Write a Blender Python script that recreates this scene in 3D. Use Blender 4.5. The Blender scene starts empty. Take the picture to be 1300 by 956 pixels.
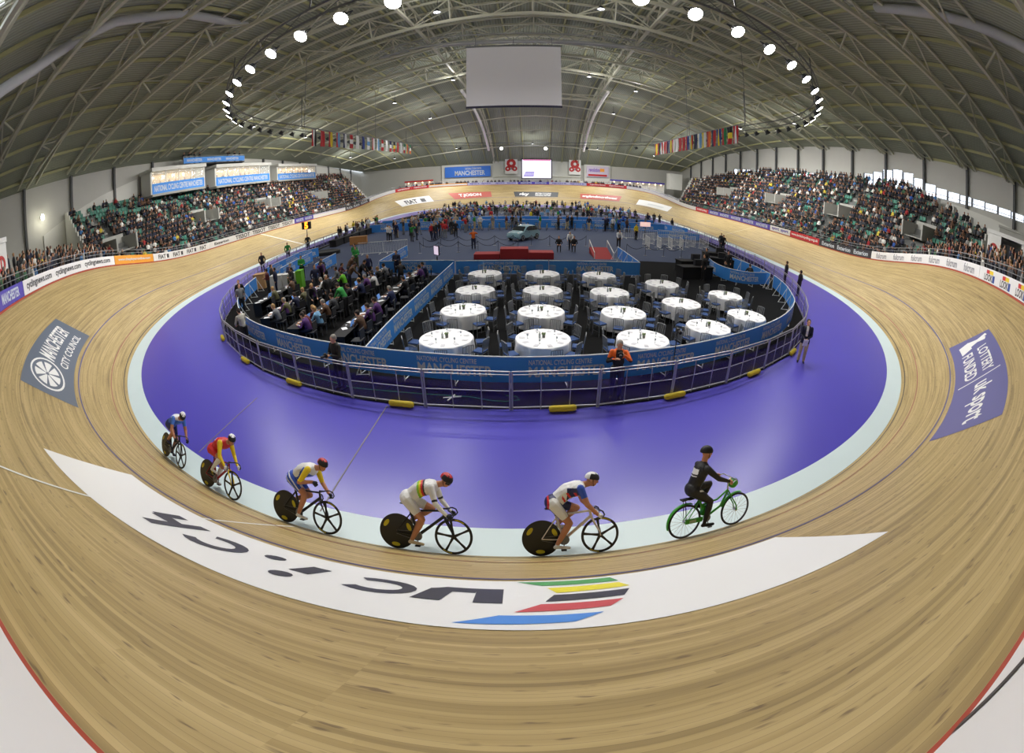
import bpy, bmesh, math, random
import numpy as np
from mathutils import Vector, Matrix, Euler
random.seed(7)
sc = bpy.context.scene
COL = sc.collection
R = math.radians
# ------------------------------------------------------------------ camera, world, exposure
CAM = (0.704, 0.0, 5.874)
def make_camera():
    p, ro, ya = R(21.582), R(-0.496), R(-1.684)
    def d(a, bb, f):
        X = a*math.cos(ro)+bb*math.sin(ro); b = -a*math.sin(ro)+bb*math.cos(ro)
        Y = f*math.cos(p)-b*math.sin(p); Z = -f*math.sin(p)-b*math.cos(p)
        return Vector((X*math.cos(ya)+Y*math.sin(ya), -X*math.sin(ya)+Y*math.cos(ya), Z))
    rt, up, bk = d(1, 0, 0), -d(0, 1, 0), -d(0, 0, 1)
    cd = bpy.data.cameras.new('camera')
    cd.type = 'PANO'
    for tgt in (cd, getattr(cd, 'cycles', None)):
        try:
            tgt.panorama_type = 'FISHEYE_EQUISOLID'; tgt.fisheye_lens = 15.0; tgt.fisheye_fov = R(230)
        except Exception:
            pass
    cd.sensor_fit = 'HORIZONTAL'; cd.sensor_width = 36.0; cd.shift_y = -0.04704
    cd.clip_start = 0.02; cd.clip_end = 500
    o = bpy.data.objects.new('camera', cd); COL.objects.link(o)
    m = Matrix((rt, up, bk)).transposed().to_4x4(); m.translation = CAM
    o.matrix_world = m
    sc.camera = o
make_camera()
w = bpy.data.worlds.new('World'); sc.world = w; w.use_nodes = True
w.node_tree.nodes['Background'].inputs[0].default_value = (0.80, 0.88, 1.0, 1)
w.node_tree.nodes['Background'].inputs[1].default_value = 3.0
vs = sc.view_settings
sc.display_settings.display_device = 'sRGB'
vs.view_transform = 'Standard'; vs.look = 'None'; vs.gamma = 1.0; vs.use_curve_mapping = False
EXPO = 0.17
vs.exposure = EXPO
sc.cycles.max_bounces = 7; sc.cycles.diffuse_bounces = 5; sc.cycles.glossy_bounces = 3
sc.cycles.transparent_max_bounces = 16
sc.cycles.sample_clamp_indirect = 4.0

LAMP_W = 1100.0      # floodlight power
SPOT_W = 2400.0      # downlight power

# ------------------------------------------------------------------ helpers
def lin(c):
    return tuple(((v/255)/12.92 if v/255 <= .04045 else ((v/255+.055)/1.055)**2.4) for v in c)
MATS = {}
def M(name, rgb=None, rough=.6, metal=0.0, emit=0.0, alpha=1.0, var=0.0, scale=6.0, coat=0.0):
    if name in MATS: return MATS[name]
    m = bpy.data.materials.new(name); m.use_nodes = True
    nt = m.node_tree; b = nt.nodes['Principled BSDF']
    c = lin(rgb)+(1,)
    b.inputs['Base Color'].default_value = c
    b.inputs['Roughness'].default_value = rough; b.inputs['Metallic'].default_value = metal
    if coat: b.inputs['Coat Weight'].default_value = coat
    if var:
        no = nt.nodes.new('ShaderNodeTexNoise'); no.inputs['Scale'].default_value = scale; no.inputs['Detail'].default_value = 3
        tc = nt.nodes.new('ShaderNodeTexCoord'); nt.links.new(tc.outputs['Object'], no.inputs['Vector'])
        mx = nt.nodes.new('ShaderNodeMix'); mx.data_type = 'RGBA'
        mx.inputs[6].default_value = tuple(v*(1-var) for v in c[:3])+(1,); mx.inputs[7].default_value = tuple(min(1, v*(1+var)) for v in c[:3])+(1,)
        nt.links.new(no.outputs['Fac'], mx.inputs[0]); nt.links.new(mx.outputs[2], b.inputs['Base Color'])
    if emit:
        b.inputs['Emission Color'].default_value = c; b.inputs['Emission Strength'].default_value = emit
    if alpha < 1: b.inputs['Alpha'].default_value = alpha
    MATS[name] = m
    return m
def C(r, g, b, rough=.7):
    return M('cloth_%d_%d_%d' % (r, g, b), (r, g, b), rough)

def tag(o, label=None, cat=None, group=None, kind=None):
    if label: o['label'] = label
    if cat: o['category'] = cat
    if group: o['group'] = group
    if kind: o['kind'] = kind
    return o
def thing(name, label, cat, loc=(0, 0, 0), rz=0.0, group=None, mat=None):
    o = bpy.data.objects.new(name, None); COL.objects.link(o)
    o.empty_display_size = .2
    if mat is not None: o.matrix_world = mat
    else:
        o.location = loc; o.rotation_euler = (0, 0, rz)
    return tag(o, label, cat, group)
def link(name, me, parent=None, mat=None):
    o = bpy.data.objects.new(name, me); COL.objects.link(o)
    if parent is not None: o.parent = parent
    if mat is not None: o.matrix_local = mat
    return o
KIDS = {}
def copy_tree(o, parent=None, kids=None):
    c = o.copy(); COL.objects.link(c)
    if parent is not None: c.parent = parent
    for ch in list(o.children): copy_tree(ch, c)
    return c

class MB:
    def __init__(s): s.v = []; s.f = []; s.m = []; s.mi = 0
    def add(s, vs_, fs):
        k = len(s.v); s.v += [tuple(p) for p in vs_]
        for f in fs: s.f.append(tuple(i+k for i in f)); s.m.append(s.mi)
        return s
    def box(s, c, d, rot=None):
        x, y, z = d[0]/2, d[1]/2, d[2]/2
        P = [Vector(q) for q in ((-x,-y,-z),(x,-y,-z),(x,y,-z),(-x,y,-z),(-x,-y,z),(x,-y,z),(x,y,z),(-x,y,z))]
        if rot is not None:
            rm = rot if isinstance(rot, Matrix) else Euler(rot).to_matrix()
            P = [rm @ q for q in P]
        c = Vector(c)
        return s.add([q+c for q in P], [(0,3,2,1),(4,5,6,7),(0,1,5,4),(1,2,6,5),(2,3,7,6),(3,0,4,7)])
    def bar(s, a, b, w=.05, h=None, up=(0, 0, 1)):
        a, b = Vector(a), Vector(b); d = b-a; L = d.length
        if L < 1e-6: return s
        h = h or w; x = d/L; u = Vector(up)
        y = u.cross(x)
        if y.length < 1e-4: y = Vector((1, 0, 0)).cross(x)
        if y.length < 1e-4: y = Vector((0, 1, 0)).cross(x)
        y.normalize(); z = x.cross(y)
        return s.box((a+b)/2, (L, w, h), Matrix((x, y, z)).transposed())
    def cyl(s, a, b, r0, r1=None, n=10, cap=True):
        a, b = Vector(a), Vector(b); r1 = r0 if r1 is None else r1
        d = (b-a)
        if d.length < 1e-7: return s
        d.normalize(); x = d.orthogonal().normalized(); y = d.cross(x)
        V = []
        for c, r in ((a, r0), (b, r1)):
            for i in range(n):
                t = 2*math.pi*i/n; V.append(c+(x*math.cos(t)+y*math.sin(t))*r)
        F = [(i, (i+1) % n, n+(i+1) % n, n+i) for i in range(n)]
        if cap: F += [tuple(range(n-1, -1, -1)), tuple(range(n, 2*n))]
        return s.add(V, F)
    def tube(s, pts, r, n=8, closed=False):
        P = [Vector(p) for p in pts]; N = len(P); V = []; prev = None
        for i, p in enumerate(P):
            if closed: d = P[(i+1) % N]-P[i-1]
            else: d = P[min(i+1, N-1)]-P[max(i-1, 0)]
            d.normalize()
            if prev is None: x = d.orthogonal().normalized()
            else:
                x = prev-d*prev.dot(d); x.normalize()
            prev = x; y = d.cross(x); rr = r[i] if isinstance(r, (list, tuple)) else r
            for k in range(n):
                t = 2*math.pi*k/n; V.append(p+(x*math.cos(t)+y*math.sin(t))*rr)
        F = []
        for i in range(N if closed else N-1):
            j = (i+1) % N
            for k in range(n): F.append((i*n+k, i*n+(k+1) % n, j*n+(k+1) % n, j*n+k))
        if not closed: F += [tuple(range(n-1, -1, -1)), tuple(range((N-1)*n, N*n))]
        return s.add(V, F)
    def lathe(s, prof, c=(0, 0, 0), n=16, axis=None, fold=None):
        c = Vector(c); V = []
        rm = axis.to_matrix() if isinstance(axis, Euler) else axis
        for j, (r, z) in enumerate(prof):
            for k in range(n):
                t = 2*math.pi*k/n; q = r*(1+(fold(t, j) if fold else 0))
                p = Vector((q*math.cos(t), q*math.sin(t), z))
                if rm is not None: p = rm @ p
                V.append(c+p)
        F = []
        for j in range(len(prof)-1):
            for k in range(n): F.append((j*n+k, j*n+(k+1) % n, (j+1)*n+(k+1) % n, (j+1)*n+k))
        F += [tuple(range(n-1, -1, -1)), tuple(range((len(prof)-1)*n, len(prof)*n))]
        return s.add(V, F)
    def ball(s, c, r, n=12, m=8, rot=None):
        r = (r, r, r) if isinstance(r, (int, float)) else r
        V = []; c = Vector(c); rm = Euler(rot).to_matrix() if rot is not None else None
        for j in range(1, m):
            ph = math.pi*j/m
            for k in range(n):
                t = 2*math.pi*k/n
                p = Vector((r[0]*math.sin(ph)*math.cos(t), r[1]*math.sin(ph)*math.sin(t), r[2]*math.cos(ph)))
                V.append(c+(rm @ p if rm else p))
        a, b = Vector((0, 0, r[2])), Vector((0, 0, -r[2]))
        if rm: a, b = rm @ a, rm @ b
        V += [c+a, c+b]; F = []
        for j in range(m-2):
            for k in range(n): F.append((j*n+k, (j+1)*n+k, (j+1)*n+(k+1) % n, j*n+(k+1) % n))
        N = len(V)
        for k in range(n):
            F.append((N-2, k, (k+1) % n)); F.append((N-1, (m-2)*n+(k+1) % n, (m-2)*n+k))
        return s.add(V, F)
    def slab(s, pts2, z0, z1, f=None):
        "prism of a 2D outline"
        n = len(pts2); V = [(x, y, z0) for x, y in pts2]+[(x, y, z1) for x, y in pts2]
        if f: V = [f(p) for p in V]
        return s.add(V, [tuple(range(n-1, -1, -1)), tuple(range(n, 2*n))]+[(i, (i+1) % n, n+(i+1) % n, n+i) for i in range(n)])
    def mesh(s, name, mats, smooth=False):
        me = bpy.data.meshes.new(name); me.from_pydata(s.v, [], s.f)
        mats = mats if isinstance(mats, (list, tuple)) else [mats]
        for m in mats: me.materials.append(m)
        if len(mats) > 1: me.polygons.foreach_set('material_index', s.m)
        if smooth:
            me.shade_smooth()
            try: me.set_sharp_from_angle(angle=R(smooth if smooth > 1 else 40))
            except Exception: pass
        me.validate(); me.update()
        return me
    def build(s, name, mats, parent=None, smooth=False, mat=None):
        return link(name, s.mesh(name, mats, smooth), parent, mat)
def struct(o): o['kind'] = 'structure'; return o

# ------------------------------------------------------------------ text as thin mesh pieces
_TX = {}
def text2d(txt, bold=0.0, space=1.0):
    k = (txt, bold, space)
    if k not in _TX:
        cu = bpy.data.curves.new('t', 'FONT'); cu.body = txt; cu.size = 1; cu.offset = bold; cu.resolution_u = 3
        cu.space_character = space
        o = bpy.data.objects.new('t', cu); COL.objects.link(o)
        dg = bpy.context.evaluated_depsgraph_get(); dg.update()
        me = bpy.data.meshes.new_from_object(o.evaluated_get(dg))
        V = np.array([v.co[:2] for v in me.vertices]); F = [tuple(p.vertices) for p in me.polygons]
        bpy.data.objects.remove(o); bpy.data.curves.remove(cu); bpy.data.meshes.remove(me)
        V = V-V.min(0); V = V/V.max(0)
        _TX[k] = (V, F)
    return _TX[k]
def subdiv2d(V, F, maxlen):
    "cut a 2D mesh by a grid in x so that it can follow a bend"
    bm = bmesh.new(); vv = [bm.verts.new((x, y, 0)) for x, y in V]
    for f in F:
        try: bm.faces.new([vv[i] for i in f])
        except Exception: pass
    x0, x1 = V[:, 0].min(), V[:, 0].max(); y0, y1 = V[:, 1].min(), V[:, 1].max()
    for ax, lo, hi, st in ((0, x0, x1, maxlen[0]), (1, y0, y1, maxlen[1])):
        if not st: continue
        k = int((hi-lo)/st)
        for i in range(1, k+1):
            co = [0, 0, 0]; no = [0, 0, 0]; co[ax] = lo+(hi-lo)*i/(k+1); no[ax] = 1
            bmesh.ops.bisect_plane(bm, geom=bm.verts[:]+bm.edges[:]+bm.faces[:], plane_co=co, plane_no=no)
    bm.verts.index_update()
    V2 = np.array([v.co[:2] for v in bm.verts]); F2 = [tuple(v.index for v in f.verts) for f in bm.faces]
    bm.free(); return V2, F2
def put_text(mb, txt, f, u0, u1, v0, v1, bold=.02, cut=None, italic=0):
    "letters filling the box (u0..u1, v0..v1), f(u, v) -> 3D"
    V, F = text2d(txt, bold)
    V = V.copy()
    if italic: V[:, 0] = (V[:, 0]+V[:, 1]*italic)/(1+italic)
    V = V*[abs(u1-u0), v1-v0]+[0, v0]
    if cut: V, F = subdiv2d(V, F, cut)
    sg = 1 if u1 >= u0 else -1
    mb.add([f(u0+sg*x, y) for x, y in V], F)

# ------------------------------------------------------------------ the track's geometry
W_, L_, Y0_, EX, EC_, BB, BS, TR = 25.764, 50.467, 4.773, 2.122, 1.079, 44.769, 16.753, 0.632
YC = Y0_+L_
def _base():
    A = np.linspace(-math.pi/2, math.pi*1.5, 4001)
    c, s = np.cos(A), np.sin(A); cap = W_*EC_
    x = W_*np.sign(c)*abs(c)**(2/EX); y = cap*np.sign(s)*abs(s)**(2/EX)+(L_-cap)*np.tanh(s*6)/np.tanh(6)+YC
    d = np.r_[0, np.cumsum(np.hypot(np.diff(x), np.diff(y)))]
    n = 1001; t = np.linspace(0, d[-1], n); X = np.interp(t, d, x)[:-1]; Y = np.interp(t, d, y)[:-1]
    for _ in range(3):
        X = (np.roll(X, 1)+X*2+np.roll(X, -1))/4; Y = (np.roll(Y, 1)+Y*2+np.roll(Y, -1))/4
    d = np.hypot(np.roll(X, -1)-X, np.roll(Y, -1)-Y)
    return X, Y, np.r_[0, np.cumsum(d)]
BX, BY, BD = _base(); PER = BD[-1]
_tx = np.roll(BX, -1)-np.roll(BX, 1); _ty = np.roll(BY, -1)-np.roll(BY, 1); _n = np.hypot(_tx, _ty); NX, NY = _ty/_n, -_tx/_n
BETA = np.radians(BS+(BB-BS)/(1+np.exp(-(abs(BY-YC)/L_-TR)/.07)))
def _ip(arr, a):
    return np.interp(np.mod(a, PER), BD, np.r_[arr, arr[0]])
def T(a, s, dz=0.0):
    a = np.asarray(a, float); s = np.asarray(s, float)
    x, y, nx, ny, b = [_ip(q, a) for q in (BX, BY, NX, NY, BETA)]
    cb = np.where(s > 0, np.cos(b), 1.0); sb = np.where(s > 0, np.sin(b), 0.0)
    return np.stack([x+nx*(s*cb-dz*sb), y+ny*(s*cb-dz*sb), s*sb+dz*cb+0*x], -1)
def Tv(a, s, dz=0.0): return Vector(T(a, s, dz).tolist())
SM = 7.1
def cote_w(a):
    "width of the flat pale band inside the boards"
    y = _ip(BY, a); x = _ip(BX, a)
    return .70+.38*np.clip(abs(x)/25.7, 0, 1)**3
def edge(a, h=0.0, out=0.0):
    "point above the outer rim of the boards"
    p = T(a, SM); nx, ny = _ip(NX, a), _ip(NY, a)
    return Vector((float(p[0]+nx*out), float(p[1]+ny*out), float(p[2]+h)))
def surf_strip(a0, a1, s0, s1, step=.5, ds=.5, dz=0.0, uvs=True, sfun=None):
    "mesh data of a strip of the track surface; returns verts, faces, uv"
    na = max(2, int(abs(a1-a0)/step)+1); ns = max(2, int(abs(s1-s0)/ds)+1)
    aa = np.linspace(a0, a1, na); ss = np.linspace(0, 1, ns)
    V = []; UV = []
    for a in aa:
        lo, hi = (s0, s1) if sfun is None else sfun(a)
        s = lo+(hi-lo)*ss
        V.append(T(np.full(ns, a), s, dz)); UV.append(np.stack([np.full(ns, a), s], -1))
    V = np.concatenate(V); UV = np.concatenate(UV)
    F = [(i*ns+j, i*ns+j+1, (i+1)*ns+j+1, (i+1)*ns+j) for i in range(na-1) for j in range(ns-1)]
    F = [f[::-1] for f in F]
    return V, F, UV
def strip_obj(name, mat, *args, **kw):
    V, F, UV = surf_strip(*args, **kw)
    me = bpy.data.meshes.new(name); me.from_pydata(V.tolist(), [], F); me.materials.append(mat)
    uv = me.uv_layers.new(name='UVMap'); idx = np.array([i for f in F for i in f])
    uv.data.foreach_set('uv', UV[idx].ravel().astype(np.float32))
    me.shade_smooth(); me.update()
    return link(name, me)
# ------------------------------------------------------------------ materials of the building
def wood_mat():
    m = bpy.data.materials.new('track_pine'); m.use_nodes = True; nt = m.node_tree; N = nt.nodes; Lk = nt.links
    b = N['Principled BSDF']; b.inputs['Roughness'].default_value = .5
    uv = N.new('ShaderNodeUVMap'); uv.uv_map = 'UVMap'
    sp = N.new('ShaderNodeSeparateXYZ'); Lk.new(uv.outputs[0], sp.inputs[0])
    def math_(op, a, bb=None):
        n = N.new('ShaderNodeMath'); n.operation = op
        for i, q in enumerate((a, bb)):
            if q is None: continue
            if isinstance(q, (int, float)): n.inputs[i].default_value = q
            else: Lk.new(q, n.inputs[i])
        return n.outputs[0]
    row = math_('FLOOR', math_('MULTIPLY', sp.outputs[1], 24.0))
    wn = N.new('ShaderNodeTexWhiteNoise'); wn.noise_dimensions = '1D'; Lk.new(row, wn.inputs['W'])
    # board ends shift from row to row
    seg = math_('FLOOR', math_('ADD', math_('MULTIPLY', sp.outputs[0], .22), math_('MULTIPLY', wn.outputs['Value'], 7.0)))
    cb = N.new('ShaderNodeCombineXYZ'); Lk.new(row, cb.inputs[0]); Lk.new(seg, cb.inputs[1])
    w2 = N.new('ShaderNodeTexWhiteNoise'); w2.noise_dimensions = '2D'; Lk.new(cb.outputs[0], w2.inputs['Vector'])
    # long streaks
    cs = N.new('ShaderNodeCombineXYZ'); Lk.new(math_('MULTIPLY', sp.outputs[0], .35), cs.inputs[0]); Lk.new(math_('MULTIPLY', sp.outputs[1], 9.0), cs.inputs[1])
    ns = N.new('ShaderNodeTexNoise'); ns.inputs['Scale'].default_value = 1.0; ns.inputs['Detail'].default_value = 5; Lk.new(cs.outputs[0], ns.inputs['Vector'])
    # short dark knots and scuffs
    ck = N.new('ShaderNodeCombineXYZ'); Lk.new(math_('MULTIPLY', sp.outputs[0], 5.0), ck.inputs[0]); Lk.new(math_('MULTIPLY', sp.outputs[1], 22.0), ck.inputs[1])
    nk = N.new('ShaderNodeTexNoise'); nk.inputs['Scale'].default_value = 1.0; nk.inputs['Detail'].default_value = 2; Lk.new(ck.outputs[0], nk.inputs['Vector'])
    rk = N.new('ShaderNodeValToRGB'); rk.color_ramp.elements[0].position = .63; rk.color_ramp.elements[1].position = .72; Lk.new(nk.outputs['Fac'], rk.inputs[0])
    mix = math_('ADD', math_('MULTIPLY', w2.outputs['Value'], .30), math_('MULTIPLY', ns.outputs['Fac'], .85))
    rp = N.new('ShaderNodeValToRGB'); e = rp.color_ramp.elements
    e[0].position = .22; e[0].color = lin((122, 102, 62))+(1,); e[1].position = .85; e[1].color = lin((198, 175, 122))+(1,)
    x = e.new(.52); x.color = lin((170, 147, 94))+(1,)
    Lk.new(mix, rp.inputs[0])
    mx = N.new('ShaderNodeMix'); mx.data_type = 'RGBA'; mx.inputs[7].default_value = lin((88, 66, 44))+(1,)
    Lk.new(math_('MULTIPLY', rk.outputs[0], .7), mx.inputs[0]); Lk.new(rp.outputs[0], mx.inputs[6])
    # thin gaps between the boards
    fr = math_('FRACT', math_('MULTIPLY', sp.outputs[1], 24.0)); gap = math_('LESS_THAN', fr, .07)
    m2 = N.new('ShaderNodeMix'); m2.data_type = 'RGBA'; m2.inputs[7].default_value = lin((92, 72, 46))+(1,)
    Lk.new(math_('MULTIPLY', gap, .38), m2.inputs[0]); Lk.new(mx.outputs[2], m2.inputs[6]); Lk.new(m2.outputs[2], b.inputs['Base Color'])
    MATS['wood'] = m; return m
WOOD = wood_mat()
CONC = M('pale_render', (168, 168, 162), .85, var=.06, scale=.6)
DECK = None
def deck_mat():
    m = bpy.data.materials.new('ribbed_roof_deck'); m.use_nodes = True; nt = m.node_tree; N = nt.nodes; Lk = nt.links
    b = N['Principled BSDF']; b.inputs['Roughness'].default_value = .7
    tc = N.new('ShaderNodeTexCoord'); wv = N.new('ShaderNodeTexWave'); wv.wave_type = 'BANDS'; wv.bands_direction = 'X'; wv.inputs['Scale'].default_value = 1.0
    Lk.new(tc.outputs['Object'], wv.inputs['Vector'])
    rp = N.new('ShaderNodeValToRGB'); rp.color_ramp.elements[0].color = lin((144, 149, 131))+(1,); rp.color_ramp.elements[1].color = lin((164, 169, 151))+(1,)
    Lk.new(wv.outputs['Fac'], rp.inputs[0]); Lk.new(rp.outputs[0], b.inputs['Base Color'])
    bp = N.new('ShaderNodeBump'); bp.inputs['Strength'].default_value = .6; bp.inputs['Distance'].default_value = .1
    Lk.new(wv.outputs['Fac'], bp.inputs['Height']); Lk.new(bp.outputs[0], b.inputs['Normal'])
    return m
DECK = deck_mat()
STEEL = M('painted_roof_steel', (200, 199, 180), .55)
GREY = M('grey_steel', (120, 122, 126), .45, .4)
BLACK = M('matt_black', (16, 16, 18), .7)
DARK = M('dark_grey', (40, 41, 46), .7)
WHITE = M('white_paint', (235, 235, 232), .6)
BLUEB = M('event_blue', (62, 144, 232), .55)
VIOLET = M('violet', (84, 66, 176), .5)
LETTER = M('pale_lettering', (205, 215, 225), .6)
REDM = M('signal_red', (190, 38, 40), .55)

# ------------------------------------------------------------------ ground, infield apron, track
def ring_poly(fa, n=400):
    return [fa(PER*i/n) for i in range(n)]
def flat_disc(name, pts, z, mat):
    mb = MB(); n = len(pts); cx = 0; cy = YC
    mb.v = [(x, y, z) for x, y in pts]; mb.f = [tuple(range(n))]; mb.m = [0]
    return struct(mb.build(name, mat))
g = MB(); g.add([(-62, -22, -.06), (62, -22, -.06), (62, 132, -.06), (-62, 132, -.06)], [(0, 1, 2, 3)])
struct(g.build('ground_slab', M('slab_concrete', (90, 90, 88), .9)))
def inner(a, off):
    p = T(a, 0.0); return (float(p[0]-_ip(NX, a)*off), float(p[1]-_ip(NY, a)*off))
APRON = M('blue_apron', (78, 71, 182), .3, var=.05, scale=.25)
flat_disc('floor_apron', ring_poly(lambda a: inner(a, float(cote_w(a))-.03)), -.004, APRON)
# wet-looking pale band
V = []; F = []; n = 520
for i in range(n):
    a = PER*i/n; x, y = inner(a, float(cote_w(a))); p = T(a, 0.0); V += [(x, y, .0), (float(p[0]), float(p[1]), .004)]
F = [(2*i, 2*i+1, (2*i+3) % (2*n), (2*i+2) % (2*n)) for i in range(n)]
mb = MB(); mb.add(V, F); struct(mb.build('floor_inner_band', M('pale_cyan_band', (208, 226, 230), .45, var=.03, scale=1)))
# wooden boards
struct(strip_obj('floor_track', WOOD, 0, PER, 0, SM, step=.5, ds=.5))
def line_obj(name, mat, s0, w, dz=.006, a0=0, a1=PER):
    return struct(strip_obj(name, mat, a0, a1, s0-w/2, s0+w/2, step=.5, ds=.2, dz=dz))
line_obj('trim_1', M('line_black', (52, 46, 44), .5), .20, .05)
line_obj('trim_2', M('line_red', (150, 84, 70), .5), .90, .045)
line_obj('trim_3', M('line_blue', (76, 78, 132), .5), 2.58, .06)
LW = M('line_white', (232, 232, 226), .55)
struct(strip_obj('trim_4', LW, -56.6, -56.3, 0, SM, step=.1, ds=.3, dz=.007))
struct(strip_obj('trim_5', M('line_faint', (205, 196, 160), .55), 61.9, 62.05, 0, SM, step=.1, ds=.3, dz=.007))
struct(strip_obj('trim_6', LW, -3.6, -3.54, .3, SM, step=.03, ds=.3, dz=.0055))
# red lip at the rim
V = []
for i in range(n):
    a = PER*i/n; V += [edge(a, .0, -.01), edge(a, .09, -.012)]
mb = MB(); mb.add(V, F); struct(mb.build('trim_7', M('lip_red', (176, 70, 52), .6)))

# thin seams across the apron
mb = MB()
for (x0, y0, x1, y1) in ((-3.1, 9.9, -3.35, 5.5), (-7.9, 6.7, -7.72, 9.9)):
    mb.bar((x0, y0, 0.0), (x1, y1, 0.0), .035, .008)
struct(mb.build('trim_8', M('seam', (120, 112, 120), .6)))
# black infield floor within the fence and blue carpet behind it
INF = [(-17.6, 21.8), (-15.5, 17.4), (-13.3, 15.1), (-10.2, 12.7), (-8.6, 11.8), (-7.0, 11.1), (-5, 10.4), (-3, 10.0), (-.5, 9.85), (2.1, 9.9), (4.2, 10.2), (6.6, 10.9), (8.9, 11.9), (11.4, 13.3), (13.7, 15.3), (15.7, 18.0), (17.9, 22.0), (20, 27), (22, 33), (22.6, 42), (22.6, 66), (20, 80), (13, 92), (3, 97), (-3, 97), (-13, 92), (-20, 80), (-23, 66), (-23, 42), (-21.5, 33)]
mb = MB(); mb.add([(x, y, .012) for x, y in INF], [tuple(range(len(INF)))])
struct(mb.build('floor_infield', M('black_floor', (13, 13, 14), .95)))
mb = MB(); mb.add([(x, y, .02) for x, y in ((-17, 26.2), (8.3, 26.2), (8.8, 31.6), (16, 31.6), (20.5, 36), (21.5, 64), (13, 82), (-13, 82), (-21.5, 64), (-20.5, 34))], [tuple(range(10))])
struct(mb.build('floor_carpet', M('slate_blue_carpet', (54, 66, 96), .8, var=.08, scale=1)))

M('black_floor').node_tree.nodes['Principled BSDF'].inputs['Specular IOR Level'].default_value = .15
# ------------------------------------------------------------------ roof
def ax(Y): return .5+.032*Y
def deck(x, Y):
    zr = 25.5-13*((60-Y)/62)**4 if Y < 60 else 25.5-13*((Y-60)/57)**3
    ze = 15.4-2*((52-Y)/52)**2 if Y < 52 else 15.4-4.3*((Y-52)/68)**2
    t = min(1.06, abs(x-ax(Y))/46.5)
    return zr-(zr-ze)*t**1.6
def chord(x, Y):
    t = min(1, abs(x-ax(Y))/46.5)
    return deck(x, Y)-.35-2.0*(1-t**2.2)
XE = 46.5
xs = np.linspace(-50, 47.5, 66); ys = np.linspace(-6, 120, 85)
V = []; F = []
for Y in ys:
    for x in xs: V.append((x+ax(Y), Y, deck(x+ax(Y), Y)))
nx_ = len(xs)
for i in range(len(ys)-1):
    for j in range(nx_-1):
        xm = (xs[j]+xs[j+1])/2+ax(ys[i]); ym = (ys[i]+ys[i+1])/2
        if -20 < xm < -11.5 and -1 < ym < 3.6: continue      # roof light
        F.append((i*nx_+j, (i+1)*nx_+j, (i+1)*nx_+j+1, i*nx_+j+1))
mb = MB(); mb.add(V, F); o = struct(mb.build('ceiling', DECK, smooth=60))
mb = MB()
for x in (-19.5, -17, -14.5, -12): mb.bar((x, -1, deck(x, -1)), (x, 3.6, deck(x, 3.6)), .12)
for y in (-1, 1.3, 3.6): mb.bar((-20, y, deck(-20, y)), (-11.5, y, deck(-11.5, y)), .12)
o = struct(mb.build('window_1', STEEL))
GLASS = M('pale_glass', (225, 238, 245), .05, alpha=.25)
mb = MB(); mb.add([(-20, -1, deck(-20, -1)+.1), (-11.5, -1, deck(-11.5, -1)+.1), (-11.5, 3.6, deck(-11.5, 3.6)+.1), (-20, 3.6, deck(-20, 3.6)+.1)], [(0, 1, 2, 3)])
mb.build('window_pane', GLASS, o)

TY = [3+7.2*i for i in range(16)]
for i, Y in enumerate(TY):
    mb = MB(); N = 24; a = ax(Y)
    X = [a-46+92*k/N for k in range(N+1)]
    thin = Y > 64
    bot = [Vector((x, Y, chord(x, Y) if not thin else deck(x, Y)-.8)) for x in X]
    t1 = [Vector((x, Y-1.3, deck(x, Y-1.3)-.3)) for x in X]; t2 = [Vector((x, Y+1.3, deck(x, Y+1.3)-.3)) for x in X]
    for k in range(N):
        mb.bar(bot[k], bot[k+1], .24 if not thin else .16, .30 if not thin else .2)
        if thin:
            if k % 3 == 0: mb.bar(bot[k], t1[k], .07)
            continue
        mb.bar(t1[k], t1[k+1], .2, .24); mb.bar(t2[k], t2[k+1], .2, .24)
        if abs(X[k]-a) < 44 and k % 2 == 0:
            for t in (t1, t2):
                mb.bar(bot[k], t[k], .13); mb.bar(t[k], bot[k+1], .11); 
                if k+2 <= N: mb.bar(bot[k+1], t[k+2], .11)
            mb.bar(t1[k], t2[k], .1)
    o = mb.build('roof_truss', STEEL); tag(o, kind='structure')
for k in range(-13, 14):
    if k == 0: continue
    mb = MB(); x0 = k*3.45
    pts = [Vector((x0+ax(Y), Y, deck(x0+ax(Y), Y)-.16)) for Y in np.arange(-4, 119, 3.6)]
    for p, q in zip(pts, pts[1:]): mb.bar(p, q, .16, .26)
    tag(mb.build('roof_purlin', M('olive_purlin', (176, 174, 128), .6)), kind='structure')
EDGE_R = [(21.5, 4.6, 16.0), (21.5, 6.5, 17.2), (21.5, 9, 18.3), (21.5, 12, 19.6), (21.5, 17, 21.0)]
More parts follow.
